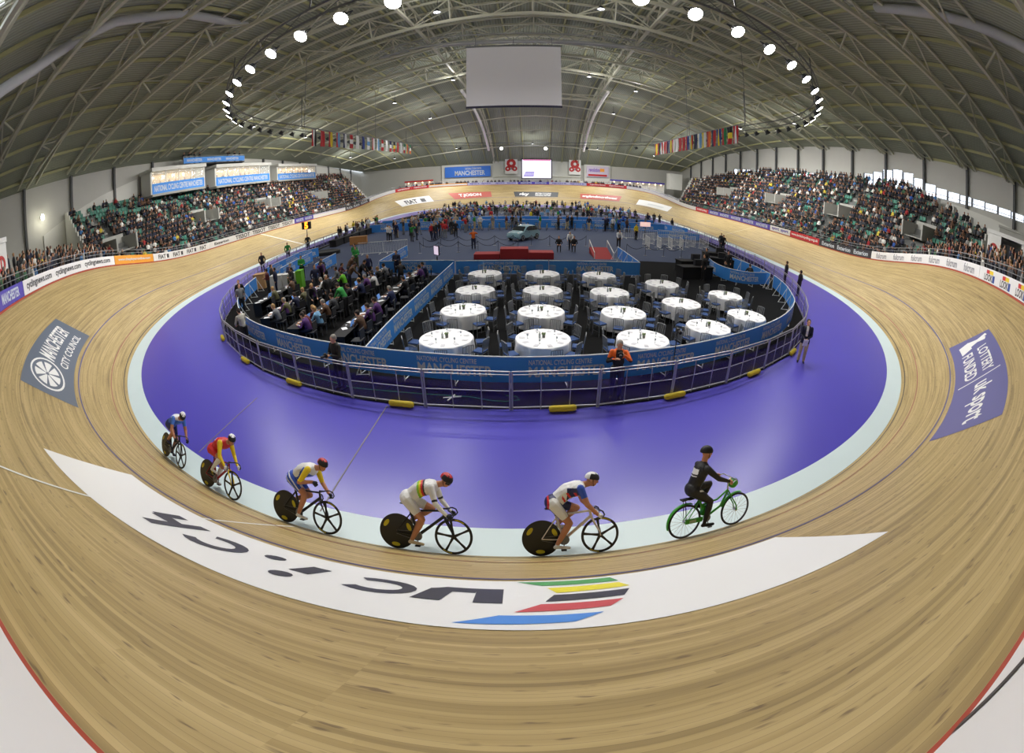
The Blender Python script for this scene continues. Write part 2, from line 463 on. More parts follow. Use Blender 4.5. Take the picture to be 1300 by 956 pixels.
# big curved edge beams, spine girders and white tubes for the lit truss lines
for sgn in (-1, 1):
    P_ = [(-20.2, 4.2, 13.4), (-20, 5.4, 14.4), (-20, 7.56, 15.4), (-20, 10.3, 17.1), (-20, 13, 18.5), (-20.2, 19.2, 20.3), (-20.4, 27, 22.5)] if sgn < 0 else EDGE_R
    mb = MB(); mb.tube([(x, y, min(z, deck(x, y)-.35)) for x, y, z in P_], .33, 12)
    tag(mb.build('roof_edge_beam', M('edge_beam_grey', (186, 188, 190), .5), smooth=True), kind='structure')
    mb = MB(); A = [Vector((sgn*11.2+ax(Y), Y, deck(sgn*11.2+ax(Y), Y)-.3)) for Y in np.arange(3, 117, 2.4)]
    B = [p-Vector((0, 0, 1.7)) for p in A]
    for j in range(len(A)-1):
        mb.bar(A[j], A[j+1], .2); mb.bar(B[j], B[j+1], .26)
        mb.bar(A[j], B[j+1], .1) if j % 2 else mb.bar(B[j], A[j+1], .1)
    tag(mb.build('spine_girder', STEEL), kind='structure')
    mb = MB(); mb.tube([(sgn*11.9+ax(Y), Y, deck(sgn*11.2+ax(Y), Y)-2.6) for Y in np.arange(70, 112, 3)], .28, 10)
    mb.build('lit_truss_tube', M('lit_truss_white', (240, 236, 236), .4), smooth=True)  # stands for truss lines; its white is light put into the colour
    bpy.data.objects['lit_truss_tube' if sgn < 0 else 'lit_truss_tube.001']['kind'] = 'structure'
# flat tie girders and catwalk across the hall
for Y, z, hw, nm in ((45.6, 22.2, 17, 'catwalk'), (77, 21.6, 40, 'cross_girder')):
    mb = MB(); N = 30; a = ax(Y)
    P = [Vector((a-hw+2*hw*k/N, Y, min(z, chord(a-hw+2*hw*k/N, Y)+.1))) for k in range(N+1)]
    for k in range(N):
        p, q = P[k], P[k+1]; up = Vector((0, 0, .9)); bk = Vector((0, .9, 0))
        mb.bar(p, q, .22, .22); mb.bar(p+up, q+up, .14); mb.bar(p+bk, q+bk, .14)
        mb.bar(p, q+up, .07) if k % 2 else mb.bar(p+up, q, .07)
        if nm == 'catwalk': mb.box((p+q)/2+Vector((0, .45, 0)), ((q-p).length, .9, .06))
    tag(mb.build(nm, M('catwalk_grey', (168, 170, 168), .5) if nm == 'catwalk' else STEEL), kind='structure')

# ------------------------------------------------------------------ walls
def wall_piece(mb, sgn, y0, y1, z0, z1):
    "z1 may be None: up to the roof"
    X = sgn*46.3
    xa, xb = X+ax(y0)*0, X
    za = z1 if z1 is not None else deck(X, y0)+.3; zb = z1 if z1 is not None else deck(X, y1)+.3
    t = .35*sgn
    P = [(X, y0, z0), (X, y1, z0), (X, y1, zb), (X, y0, za), (X+t, y0, z0), (X+t, y1, z0), (X+t, y1, zb), (X+t, y0, za)]
    mb.add(P, [(0, 1, 2, 3), (7, 6, 5, 4), (0, 4, 5, 1), (1, 5, 6, 2), (2, 6, 7, 3), (3, 7, 4, 0)])
WALLM = M('wall_panel_grey', (196, 196, 190), .85, var=.05, scale=.4)
mb = MB(); [wall_piece(mb, -1, y, min(120, y+6), -.05, None) for y in range(-6, 120, 6)]
struct(mb.build('wall_left', WALLM))
def win_span(Y):
    if 14 <= Y < 44: return (11.0, 12.3+ (1.3*math.exp(-((Y-37)/5.0)**2)) - .03*(36-Y if Y < 36 else 0))
    if 49 <= Y < 86: return (10.6, 11.9)
    return None
mb = MB()
for y in range(-6, 120, 2):
    s = win_span(y+1)
    if s: wall_piece(mb, 1, y, y+2, -.05, s[0]); wall_piece(mb, 1, y, y+2, s[1], None)
    else: wall_piece(mb, 1, y, y+2, -.05, None)
struct(mb.build('wall_right', WALLM))
for nm, (a, b) in (('window_2', (14, 44)), ('window_3', (50, 86))):
    fr = MB()
    for y in range(a, b+1, 2):
        s = win_span(min(b-1, y)) or (11, 12)
        fr.box((46.45, y, (s[0]+s[1])/2), (.14, .16 if y % 4 else .3, s[1]-s[0]+.1))
        if y < b: fr.box((46.45, y+1, s[0]), (.2, 2, .1)); fr.box((46.45, y+1, (s[0]+s[1])/2-.1), (.1, 2, .06))
    o = struct(fr.build(nm, M('window_frame_grey', (110, 116, 128), .5)))
    mb = MB(); s = (10.6, 13.9); mb.box((46.5, (a+b)/2, 12), (.03, b-a, 2.6)); mb.build('window_pane', GLASS, o)
# wall columns
for sgn in (-1, 1):
    for Y in TY[1:]:
        mb = MB(); z = deck(sgn*46, Y); mb.box((sgn*46.0, Y, z/2+3), (.35, .3, z-6))
        tag(mb.build('wall_column', M('column_grey', (84, 86, 88), .6)), kind='structure')
# end walls
mb = MB()
for x in range(-47, 50, 2):
    za, zb = deck(x, 119), deck(x+2, 119)
    mb.add([(x, 119.5, -.05), (x+2, 119.5, -.05), (x+2, 119.5, zb), (x, 119.5, za), (x, 119.8, -.05), (x+2, 119.8, -.05), (x+2, 119.8, zb), (x, 119.8, za)],
           [(0, 3, 2, 1), (4, 5, 6, 7), (3, 7, 6, 2), (0, 1, 5, 4)])
struct(mb.build('wall_far', WALLM))
mb = MB()
for x in range(-47, 48, 2):
    za, zb = deck(x, -6), deck(x+2, -6)
    mb.add([(x, -6, -.05), (x+2, -6, -.05), (x+2, -6, zb), (x, -6, za), (x, -6.3, -.05), (x+2, -6.3, -.05), (x+2, -6.3, zb), (x, -6.3, za)],
           [(0, 1, 2, 3), (7, 6, 5, 4), (2, 6, 7, 3)])
struct(mb.build('wall_near', WALLM))
# raised walkway behind the boards at both ends
V = []; F = []; n = 400
for i in range(n):
    a = PER*i/n; p = edge(a, 0, .12); nx, ny = float(_ip(NX, a)), float(_ip(NY, a))
    wdt = 1.6+ 12*max(0, min(1, (abs(float(_ip(BY, a))-YC)/L_-.55)/.3))
    q = Vector((max(-46.2, min(46.2, p.x+nx*wdt)), max(-5.9, min(119.4, p.y+ny*wdt)), p.z))
    z = p.z-.35
    V += [(p.x, p.y, 0), (p.x, p.y, z), (q.x, q.y, z)]
for i in range(n):
    j = (i+1) % n; F += [(3*i, 3*j, 3*j+1, 3*i+1), (3*i+1, 3*j+1, 3*j+2, 3*i+2)]
mb = MB(); mb.add(V, F); struct(mb.build('floor_walkway', M('walkway_grey', (120, 120, 122), .8)))

# ------------------------------------------------------------------ seating terraces
def rowpos(sgn, k): return sgn*(34.6+.78*k), (2.35+.52*k if sgn < 0 else 2.35+.62*k)
def rowspan(sgn, k):
    if sgn < 0: return (21.5+.15*k, 94+.75*k)
    y0, y1 = 19.0, 89+1.1*k
    if k > 9: y0 = 19+ (k-9)*3.0; y1 = 98-(k-9)*4.5
    return (y0, y1)
NR = 15
for sgn, nm in ((-1, 'terrace_left'), (1, 'terrace_right')):
    mb = MB()
    for k in range(NR):
        x, z = rowpos(sgn, k); y0, y1 = rowspan(sgn, k)
        mb.box((x+sgn*.0, (y0+y1)/2, z/2), (.8, y1-y0, z))
    tag(mb.build(nm, M('terrace_concrete', (112, 114, 112), .85)), kind='structure')
VOM = [(-1, 26.5, 5), (-1, 42, 6), (-1, 58, 6), (-1, 76, 6), (1, 27, 6), (1, 41, 6), (1, 56, 6), (1, 74, 6)]
def in_vom(sgn, k, y):
    for s, yc, kc in VOM:
        if s == sgn and abs(y-yc) < (1.7 if kc-2 <= k <= kc+1 else .55): return True
    return False
for s, yc, kc in VOM:
    x, z = rowpos(s, kc); mb = MB()
    mb.box((x-s*.6, yc-1.45, z+.35), (3.1, .2, 1.5)); mb.box((x-s*.6, yc+1.45, z+.35), (3.1, .2, 1.5)); mb.box((x+s*.95, yc, z+.5), (.2, 3.1, 1.9))
    mb.box((x-s*.4, yc, z-.3), (2.6, 2.7, .1))
    for j in range(0, 7): mb.box((x+s*(.9+.78*j*.9), yc, z+.4+j*(.52 if s < 0 else .62)*.9+.1), (.72, 1.0, .16))
    tag(mb.build('stair_opening', CONC), kind='structure')
# white sloping walls behind and beside the left terrace, parapet behind the right one
mb = MB()
pl = [(20, 9.0), (24, 10.2), (29.5, 11.6), (36, 12.8), (36, 4), (20, 4)]
mb.add([(-46.25, y, z) for y, z in pl]+[(-46.05, y, z) for y, z in pl], [(0, 1, 2, 3, 4, 5), (11, 10, 9, 8, 7, 6)]+[(i, 6+i, 6+(i+1) % 6, (i+1) % 6) for i in range(6)])
pl = [(86, 4), (86, 12.9), (100, 12.2), (111, 10.7), (113, 8), (113, 4)]
mb.add([(-46.25, y, z) for y, z in pl]+[(-46.05, y, z) for y, z in pl], [(0, 1, 2, 3, 4, 5), (11, 10, 9, 8, 7, 6)]+[(i, 6+i, 6+(i+1) % 6, (i+1) % 6) for i in range(6)])
tag(mb.build('wall_parapet_left', M('parapet_white', (222, 222, 216), .8)), kind='structure')
mb = MB(); pr_ = [(14, 9.6), (20, 10.3), (30, 10.9), (40, 11.0), (62, 10.6), (84, 9.8), (104, 9.2), (112, 8.2)]
for (y0, z0), (y1, z1) in zip(pr_, pr_[1:]):
    mb.add([(45.75, y0, 3), (45.75, y1, 3), (45.75, y1, z1), (45.75, y0, z0), (45.95, y0, 3), (45.95, y1, 3), (45.95, y1, z1), (45.95, y0, z0)], [(3, 2, 1, 0), (4, 5, 6, 7), (2, 3, 7, 6)])
tag(mb.build('wall_parapet_right', M('parapet_white', (222, 222, 216), .8)), kind='structure')
# flank walls of the terraces
for sgn in (-1, 1):
    for end in (0, 1):
        mb = MB(); P = []
        for k in range(NR):
            x, z = rowpos(sgn, k); y = rowspan(sgn, k)[end]+(-.15 if end == 0 else .15)
            mb.box((x, y, (z+1)/2), (.8, .14, z+1))
        tag(mb.build('terrace_flank_wall', M('parapet_white', (222, 222, 216), .8)), kind='structure')

# ------------------------------------------------------------------ floodlight ring
LENS = M('lamp_glow', (255, 252, 246), emit=26.0)
try: LENS.cycles.emission_sampling = 'NONE'
except Exception: pass
def ring_at(s, z=14.4, RR=29.2, y0=45.5, y1=79.0, cx=.8):
    "s metres along the ring, 0 at the near middle, counter-clockwise"
    q = math.pi*RR/2; per = 4*q+2*(y1-y0); s %= per
    if s < q: t = s/RR; return Vector((cx+RR*math.sin(t), y0-RR*math.cos(t), z)), Vector((math.sin(t), -math.cos(t), 0))
    s -= q
    if s < y1-y0: return Vector((cx+RR, y0+s, z)), Vector((1, 0, 0))
    s -= y1-y0
    if s < 2*q: t = s/RR; return Vector((cx+RR*math.cos(t), y1+RR*math.sin(t), z)), Vector((math.cos(t), math.sin(t), 0))
    s -= 2*q
    if s < y1-y0: return Vector((cx-RR, y1-s, z)), Vector((-1, 0, 0))
    s -= y1-y0; t = s/RR; return Vector((cx-RR*math.cos(t), y0-RR*math.sin(t), z)), Vector((-math.cos(t), -math.sin(t), 0))
RPER = 2*math.pi*29.2+67
o = thing('lighting_gantry', 'dark oval pipe gantry carrying the floodlights above the track', 'gantry', (0, 0, 14.9))
for dz in (0, .7):
    mb = MB(); mb.tube([ring_at(RPER*i/120, .25+dz)[0] for i in range(120)], .07, 6, closed=True)
    mb.build('ring_pipe', M('gantry_dark', (104, 106, 106), .5), o)
mb = MB()
for i in range(80): mb.bar(ring_at(RPER*i/80, .25)[0], ring_at(RPER*(i+.5)/80, .95)[0], .03); mb.bar(ring_at(RPER*(i+.5)/80, .95)[0], ring_at(RPER*(i+1)/80, .25)[0], .03)
mb.build('lacing', M('gantry_dark', (104, 106, 106), .5), o)
for i in range(12):
    p = ring_at(RPER*(i+.5)/12, .9)[0]; mb = MB(); mb.bar(p, (p.x, p.y, deck(p.x, p.y)-15.2), .09); mb.build('hanger', M('gantry_dark', (104, 106, 106), .5), o)
HOUS = M('lamp_housing', (70, 72, 76), .5, .3)
def flood_meshes():
    h = MB(); h.lathe([(.1, -.38), (.2, -.34), (.24, -.2), (.38, .0), (.41, .03), (.38, .03)], n=14)
    l = MB(); l.lathe([(0.001, .02), (.2, .05), (.38, .03)], n=14)
    b = MB(); b.bar((-.43, 0, -.1), (-.43, 0, -.45), .05); b.bar((.43, 0, -.1), (.43, 0, -.45), .05); b.bar((-.43, 0, -.45), (.43, 0, -.45), .05)
    return h.mesh('housing', HOUS, 50), l.mesh('lens', LENS), b.mesh('bracket', HOUS)
FH, FL, FB = flood_meshes()
nl = 0
near_s = [2.1+2.75*i for i in range(27)]
for s in sorted([x for x in near_s]+[-x-.6 for x in near_s]+[RPER/2-16, RPER/2-5.5, RPER/2+5.5, RPER/2+16, RPER/2-30, RPER/2+30]):
    p, nn = ring_at(s, 14.4)
    near = abs(s) < 80
    d = (nn*(.62 if near else .5)+Vector((0, 0, -.78))).normalized()
    if abs(s-RPER/2) < 7: d = (nn*-.8+Vector((0, 0, -.6))).normalized()
    rot = d.to_track_quat('Z', 'Y').to_matrix().to_4x4(); rot.translation = p
    side = 'left' if s < 0 or s > RPER/2 else 'right'
    far = 'far' if not near else 'near'
    t = thing('floodlight', 'round lit floodlight on the oval gantry, %s half, %s of the hanging screen' % (far, side), 'floodlight', mat=rot, group='floodlights on the oval gantry, %s %s quarter' % (far, side))
    link('housing', FH, t); link('lens', FL, t); link('bracket', FB, t)
    ld = bpy.data.lights.new('flood', 'SPOT'); ld.energy = LAMP_W*(1.0 if near else 3.2); ld.spot_size = R(135); ld.spot_blend = .7; ld.shadow_soft_size = .25; ld.color = (1.0, .97, .93)
    lo = bpy.data.objects.new('flood_lamp', ld); COL.objects.link(lo)
    m = (-d).to_track_quat('Z', 'Y').to_matrix().to_4x4(); m.translation = p+d*.15; lo.matrix_world = m
# ------------------------------------------------------------------ small roof downlights
DL = [(-6.2, 34), (7.2, 34), (-19, 65), (-17, 82), (.3, 78), (18, 82), (17.5, 63), (35, 90), (-38, 92), (-15.5, 105), (3, 106), (19, 106), (-31, 104), (33, 104), (-35, 65), (35.5, 63), (-34, 48), (36, 48), (-9, 60), (10, 60), (-9, 24), (9, 24), (0, 56)]
dh = MB(); dh.lathe([(.12, .35), (.16, .3), (.3, 0), (.33, -.02)], n=12); DHM = dh.mesh('housing', HOUS, 50)
dl = MB(); dl.lathe([(.001, .0), (.3, -.01)], n=12); DLM = dl.mesh('lens', LENS)
ds_ = MB(); ds_.bar((0, 0, .3), (0, 0, 1.6), .04); DSM = ds_.mesh('drop_rod', HOUS)
for x, y in DL:
    z = chord(x, y)-.9
    t = thing('ceiling_light', 'small round downlight hanging on a rod from the roof trusses', 'ceiling light', (x, y, z), group='downlights under the roof')
    link('housing', DHM, t); link('lens', DLM, t); link('drop_rod', DSM, t)
    lp_ = bpy.data.lights.new('roof_fill', 'POINT'); lp_.energy = 330 if y < 60 else 560; lp_.shadow_soft_size = .35; lp_.color = (1.0, .98, .95)  # extra point light added at each downlight to brighten the roof
    lo = bpy.data.objects.new('roof_fill_lamp', lp_); COL.objects.link(lo); lo.location = (x, y, z-.35)
    ld = bpy.data.lights.new('down', 'SPOT'); ld.energy = SPOT_W*(1 if y < 60 else 1.35); ld.spot_size = R(150); ld.spot_blend = .8; ld.shadow_soft_size = .3; ld.color = (1.0, .98, .95)
    lo = bpy.data.objects.new('down_lamp', ld); COL.objects.link(lo); lo.location = (x, y, z-.1)

for sg, nm in ((-1, 'left'), (1, 'right')):
    mb = MB()
    for row in range(7):
        V = []; aa = np.arange(8, 34, 1.0)
        for a in aa:
            z = edge(sg*a, 0, 0).z-.35+.24*row
            for o_, zz in ((.2+.75*row, z-1.2), (.2+.75*row, z), (.95+.75*row, z), (.95+.75*row, z-1.2)):
                p = edge(sg*a, 0, o_); V.append((p.x, max(p.y, -5.8), zz))
        n = len(aa); mb.add(V, [(4*i+k, 4*i+k+1, 4*i+5+k, 4*i+4+k) for i in range(n-1) for k in range(3)])
    tag(mb.build('standing_terrace_'+nm, M('terrace_concrete', (112, 114, 112), .85)), kind='structure')
# ------------------------------------------------------------------ painted markings on the boards
DZ = .006
def patch(mb, poly, dz, step=.35):
    V = np.array(poly, float); V2, F2 = subdiv2d(V, [tuple(range(len(V)))], (step, step*.8))
    P = T(V2[:, 0], V2[:, 1], dz)
    n = Vector((0, 0, 1)); F = []
    for f in F2:
        a, b, c = (Vector(P[i]) for i in f[:3])
        F.append(f if (b-a).cross(c-a).z > 0 else f[::-1])
    mb.add(P.tolist(), F)
def tf(dz, shear=0.0, s_ref=0.0):
    return lambda u, v: T(u+shear*(v-s_ref), v, dz).tolist()
def decal(name, poly, mat, layers=(), label=None):
    mb = MB(); patch(mb, poly, DZ); o = mb.build(name, mat)
    tag(o, label, 'painted advert')
    for nm, m2, fn in layers:
        m3 = MB(); fn(m3); m3.build(nm, m2, o)
    return o
UW = M('painted_white', (240, 240, 238), .5); UD = M('painted_charcoal', (66, 66, 70), .5)
def uci_letters(m):
    d = .010
    # letters read from the infield: the first stands furthest along
    V = lambda pts: patch(m, pts, d, .3)
    # u
    V([(.50, 3.27), (.26, 3.27), (.28, 3.95), (.51, 3.95)]); 
    V([(.28, 3.27), (-.02, 3.27), (-.10, 3.36), (-.12, 3.50), (.26, 3.50)])
    V([(-.02, 3.30), (-.15, 3.40), (-.22, 3.95), (.02, 3.95), (.06, 3.48)])
    # c
    def arc(cx, cy, rx, ry, t, t0, t1, n=14):
        P = [(cx+rx*math.cos(R(t0+(t1-t0)*i/n)), cy+ry*math.sin(R(t0+(t1-t0)*i/n))) for i in range(n+1)]
        Q = [(cx+(rx-t)*math.cos(R(t0+(t1-t0)*i/n)), cy+(ry-t*1.25)*math.sin(R(t0+(t1-t0)*i/n))) for i in range(n+1)]
        for i in range(n): V([P[i], P[i+1], Q[i+1], Q[i]])
    arc(-.60, 3.62, .36, .36, .13, -130, 130)
    # i and its dot
    V([(-1.37, 3.36), (-1.16, 3.36), (-1.20, 3.82), (-1.41, 3.82)]); arc(-1.33, 4.10, .11, .13, .105, 0, 360, 12)
    # full stop
    arc(-1.78, 3.47, .12, .13, .115, 0, 360, 12)
    # second c
    arc(-2.38, 3.80, .38, .40, .14, -130, 130)
    # h
    V([(-3.05, 3.36), (-2.86, 3.36), (-2.92, 4.34), (-3.12, 4.34)])
    V([(-2.95, 3.72), (-3.30, 3.66), (-3.46, 3.80), (-3.42, 3.95), (-2.97, 3.92)])
    V([(-3.30, 3.36), (-3.50, 3.36), (-3.50, 3.88), (-3.32, 3.88)])
decal('painted_banner', [(-5.78, 2.82), (3.80, 2.70), (3.66, 4.83), (1.5, 4.80), (-.4, 4.77), (-2.2, 4.83), (-3.6, 4.9), (-5.44, 4.99)][::1], UW, [
    ('lettering', UD, uci_letters),
    ('green_stripe', M('stripe_green', (90, 165, 96), .5), lambda m: patch(m, [(.62, 2.82), (1.57, 2.84), (1.60, 3.10), (.86, 3.08)], .010)),
    ('yellow_stripe', M('stripe_yellow', (238, 226, 60), .5), lambda m: patch(m, [(.90, 3.22), (1.58, 3.20), (1.62, 3.46), (.96, 3.50)], .010)),
    ('black_stripe', UD, lambda m: patch(m, [(.93, 3.60), (1.58, 3.60), (1.47, 3.87), (.84, 3.89)], .010)),
    ('red_stripe', M('stripe_red', (204, 84, 84), .5), lambda m: patch(m, [(.80, 3.99), (1.43, 4.0), (1.28, 4.23), (.60, 4.27)], .010)),
    ('blue_stripe', M('stripe_blue', (84, 146, 226), .5), lambda m: patch(m, [(.50, 4.38), (1.20, 4.40), (.98, 4.62), (.22, 4.66)], .010)),
], 'long white banner painted on the near banking with uci.ch lettering and rainbow stripes')
SLATE = M('painted_slate', (92, 104, 122), .5)
def oval(m):
    c0, s0 = -12.5, 4.0
    for r0, r1 in ((1.0, .9), (.74, .10)):
        n = 28
        for i in range(n):
            t0, t1 = 2*math.pi*i/n, 2*math.pi*(i+1)/n
            if r1 < .5 and i % 4 == 3: continue
            patch(m, [(c0+1.55*r0*math.cos(t0), s0+.78*r0*math.sin(t0)), (c0+1.55*r0*math.cos(t1), s0+.78*r0*math.sin(t1)), (c0+1.55*r1*math.cos(t1), s0+.78*r1*math.sin(t1)), (c0+1.55*r1*math.cos(t0), s0+.78*r1*math.sin(t0))], .010, .4)
decal('painted_banner', [(-19.1, 4.95), (-19.88, 2.80), (-10.6, 2.80), (-10.2, 5.05)], SLATE, [
    ('lettering', UW, lambda m: (put_text(m, 'MANCHESTER', tf(.010), -14.2, -18.6, 3.80, 4.62, .02, (.5, .4)), put_text(m, 'CITY COUNCIL', tf(.010), -14.2, -18.9, 3.12, 3.52, .015, (.5, .4)))),
    ('oval_emblem', UW, oval)], 'slate banner painted on the left banking reading Manchester City Council')
VIO2 = M('painted_violet', (92, 92, 150), .5)
def hand(m):
    patch(m, [(16.2, 3.3), (17.2, 3.25), (17.3, 3.8), (16.4, 3.85)], .010); patch(m, [(16.6, 3.8), (16.9, 3.8), (17.1, 4.75), (16.85, 4.8)], .010); patch(m, [(16.9, 3.8), (17.25, 3.8), (16.75, 4.7), (16.5, 4.6)], .010)
decal('painted_banner', [(18.15, 2.82), (17.25, 5.02), (8.2, 5.02), (8.75, 2.82)], VIO2, [
    ('lettering', UW, lambda m: (put_text(m, 'LOTTERY', tf(.010), 16.0, 13.1, 4.05, 4.55, .02, (.5, .4)), put_text(m, 'FUNDED', tf(.010), 16.0, 13.1, 3.25, 3.8, .02, (.5, .4)),
                                put_text(m, 'uk sport', tf(.010), 12.3, 8.95, 3.50, 4.42, .02, (.5, .4)), patch(m, [(12.72, 3.0), (12.80, 3.0), (12.80, 4.8), (12.72, 4.8)], .010))),
    ('hand_emblem', UW, hand)], 'violet banner painted on the right banking reading Lottery Funded and uk sport')
decal('painted_banner', [(-99.4, 4.5), (-108.9, 4.5), (-109.2, 2.45), (-99.6, 2.2)], UW, [
    ('lettering', UD, lambda m: (put_text(m, 'FIAT', tf(.02), -101.5, -105.0, 2.6, 3.9, .03, (.8, 0)), patch(m, [(-106, 2.7), (-107.3, 2.7), (-107.3, 3.8), (-106, 3.8)], .02)))], 'white banner painted on the far banking reading FIAT')
decal('painted_banner', [(-113.7, 4.75), (-123.5, 4.7), (-123.5, 2.85), (-114.6, 2.5)], M('painted_brick_red', (186, 92, 80), .5), [
    ('lettering', UW, lambda m: put_text(m, 'T.JOSON', tf(.02), -116.0, -121.2, 3.05, 4.3, .04, (.8, 0)))], 'brick red banner painted on the far banking with white lettering')
decal('painted_banner', [(-128.6, 4.5), (-138.8, 4.45), (-138.9, 2.75), (-128.9, 2.75)], M('painted_dark', (64, 68, 72), .5), [
    ('lettering', UW, lambda m: (put_text(m, 'sky', tf(.02), -129.9, -132.2, 2.9, 4.2, .06, (.8, 0)), put_text(m, 'BRITISH CYCLING', tf(.02), -133.6, -137.2, 3.65, 4.15, .03, (.8, 0)), put_text(m, 'PRINCIPAL PARTNER', tf(.02), -133.6, -137.2, 3.05, 3.5, .03, (.8, 0))))], 'dark banner painted on the far banking reading sky')
decal('painted_banner', [(116.6, 4.3), (106.3, 4.5), (106.0, 2.75), (116.1, 2.5)], M('painted_brick_red', (186, 92, 80), .5), [
    ('lettering', UW, lambda m: put_text(m, 'englandsnorthwest', tf(.02), 115.9, 107.0, 3.0, 3.95, .05, (.8, 0)))], 'brick red banner painted on the far banking, white word along its length')
decal('painted_banner', [(101.4, 4.4), (91.5, 5.6), (89.7, 3.5), (100.8, 2.65)], UW, [
    ('faint_mark', M('faint_mark', (214, 218, 220), .5), lambda m: patch(m, [(98, 3.5), (93, 4.1), (93, 4.5), (98, 3.9)], .02))], 'plain white banner painted on the far right banking')

# ------------------------------------------------------------------ advert boards along the rim
BH = .68
def board(a0, a1, mat, label, texts=(), tmat=None, extra=None):
    "a1 > a0; texts: (string, u_start, u_end, v0, v1)"
    n = max(1, int((a1-a0)/.6)); mb = MB()
    for i in range(n+1):
        a = a0+(a1-a0)*i/n
        mb.v += [tuple(edge(a, .10, -.02)), tuple(edge(a, .10+BH, -.02)), tuple(edge(a, .10+BH, .03)), tuple(edge(a, .10, .03))]
    for i in range(n):
        k = 4*i
        for f in ((0, 1, 5, 4), (1, 2, 6, 5), (2, 3, 7, 6), (3, 0, 4, 7)): mb.f.append(tuple(k+q for q in f)); mb.m.append(0)
    mb.f += [(3, 2, 1, 0), (4*n, 4*n+1, 4*n+2, 4*n+3)]; mb.m += [0, 0]
    o = tag(mb.build('advertising_board', mat), label, 'advertising board')
    f = lambda u, v: tuple(edge(u, .10+v, -.028))
    if texts:
        for t in texts:
            m = MB(); put_text(m, t[0], f, t[1], t[2], t[3], t[4], .03 if len(t) < 6 else t[5], (.45, 0)); m.build('lettering', tmat or UD, o)
    dg_ = .7
    if extra:
        for nm, mt, rects in extra:
            m = MB()
            for (u0, u1, v0, v1) in rects:
                m = MB()
                V2, F2 = subdiv2d(np.array([(u0, v0), (u1, v0), (u1, v1), (u0, v1)], float), [(0, 1, 2, 3)], (.5, 0))
                m.add([tuple(edge(x+(y*dg_ if nm == 'dark_line' else 0), .10+y, -.026)) for x, y in V2], F2)
                m.build(nm, mt, o)
    return o
def rep(txt, a_hi, a_lo, k, v0=.14, v1=.56, fill=.8, off=0):
    w = (a_hi-a_lo)/k
    return [(txt, a_hi-w*i-w*(1-fill)/2, a_hi-w*(i+1)+w*(1-fill)/2, v0, v1) for i in range(k)]
BW = M('board_white', (236, 236, 236), .45); BP = M('board_purple', (84, 74, 178), .45); BR = M('board_red', (206, 48, 58), .45)
BO = M('board_orange', (240, 165, 60), .45); BDK = M('board_dark', (58, 58, 64), .45); BL = M('board_lilac', (196, 196, 226), .45)
board(-6, 6, BW, 'white board at the rim of the near banking with dark diagonal lines', [], None,
      [('dark_line', UD, [(-1.5, -1.44, 0, .68), (1.4, 1.46, 0, .68), (-1.9, -1.84, 0, .68), (1.9, 1.94, 0, .68)]), ('red_band', BR, [(-2.3, -1.95, .2, .68)])])
board(-12.0, -6.05, BP, 'purple board at the near left rim with pale lettering, closest to the left edge', rep('MANCHESTER', -6.3, -11.8, 2), LETTER)
board(-18.7, -12.05, BP, 'purple board at the near left rim next to the cycling news board', rep('MANCHESTER', -12.3, -18.4, 2), LETTER)
board(-31.3, -18.75, BW, 'white board reading cyclingnews.com three times below the left crowd', rep('cyclingnews.com', -18.9, -31.0, 3, .12, .58, .86), UD)
board(-36.6, -31.35, BO, 'orange board between the cycling news and FIAT boards', [('www.theplayeronline.com', -31.8, -36.2, .2, .48)], LETTER)
board(-45.7, -36.65, BW, 'white board reading FIAT four times below the left terrace', rep('FIAT', -36.8, -45.6, 4, .14, .54, .5), UD, [('round_badge', UD, [(-38.9-2.2*i, -38.6-2.2*i, .16, .52) for i in range(3)])])
board(-65.7, -45.75, BW, 'long white board reading TISSOT beside the white finish line', [('Exterion', -46.6, -49.4, .2, .5)]+rep('TISSOT', -50.5, -65.5, 4, .1, .58, .84), UD)
board(-71.9, -65.75, BP, 'purple board after the TISSOT board below the left terrace', rep('MANCHESTER', -66, -71.7, 2), LETTER)
board(-84.6, -71.95, BW, 'plain white board with a lilac top edge, left straight', [], None, [('lilac_edge', BL, [(-84.5, -72, .52, .66)])])
board(-94.3, -84.65, BDK, 'dark board with pale lettering where the left straight ends', rep('PLAZA', -84.9, -94.0, 3), LETTER)
board(-101.7, -94.35, BW, 'plain white board left of the first red board on the far left bend')
board(-105.8, -101.75, BR, 'first red board with white lettering on the far left bend', rep('englandsnorthwest', -101.9, -105.7, 1), UW)
board(-110.0, -105.85, BR, 'second red board on the far left bend, next to the orange board', rep('englandsnorthwest', -106, -109.9, 1), UW)
board(-118.7, -110.05, BO, 'orange and white board at the far bend below the blue Manchester sign', [], None, [('white_band', BW, [(-118.6, -110.1, .12, .5)])])
board(-124.2, -118.75, BL, 'lilac board at the far bend under the left hanging poster', rep('sport', -119, -124, 2), BP)
board(-129.6, -124.25, BL, 'lilac board left of the purple boards on the far bend', rep('sport', -124.5, -129.4, 2), BP)
board(-136.4, -129.65, BP, 'purple board on the far bend directly below the video screen', rep('MANCHESTER', -129.9, -136.2, 2), LETTER)
board(PER-136.35-8.15, PER-136.45, BL, 'lilac board on the far bend under the right hanging poster', rep('sport', PER-136.6, PER-144.4, 2), BP)
board(106.5, PER-144.55, BR, 'long red board on the far right bend with white lettering', rep('englandsnorthwest', 115.6, 106.7, 2), UW)
board(84.0, 106.45, BW, 'long plain white board around the far right bend', [], None, [('lilac_edge', BL, [(95, 106.3, .54, .67)])])
board(78.6, 83.95, BR, 'short red board at the start of the right straight, far end', rep('britishcycling', 83.8, 78.8, 1), UW)
board(58.3, 78.55, BP, 'long purple board below the far part of the right terrace', rep('MANCHESTER', 78.3, 58.5, 5), LETTER)
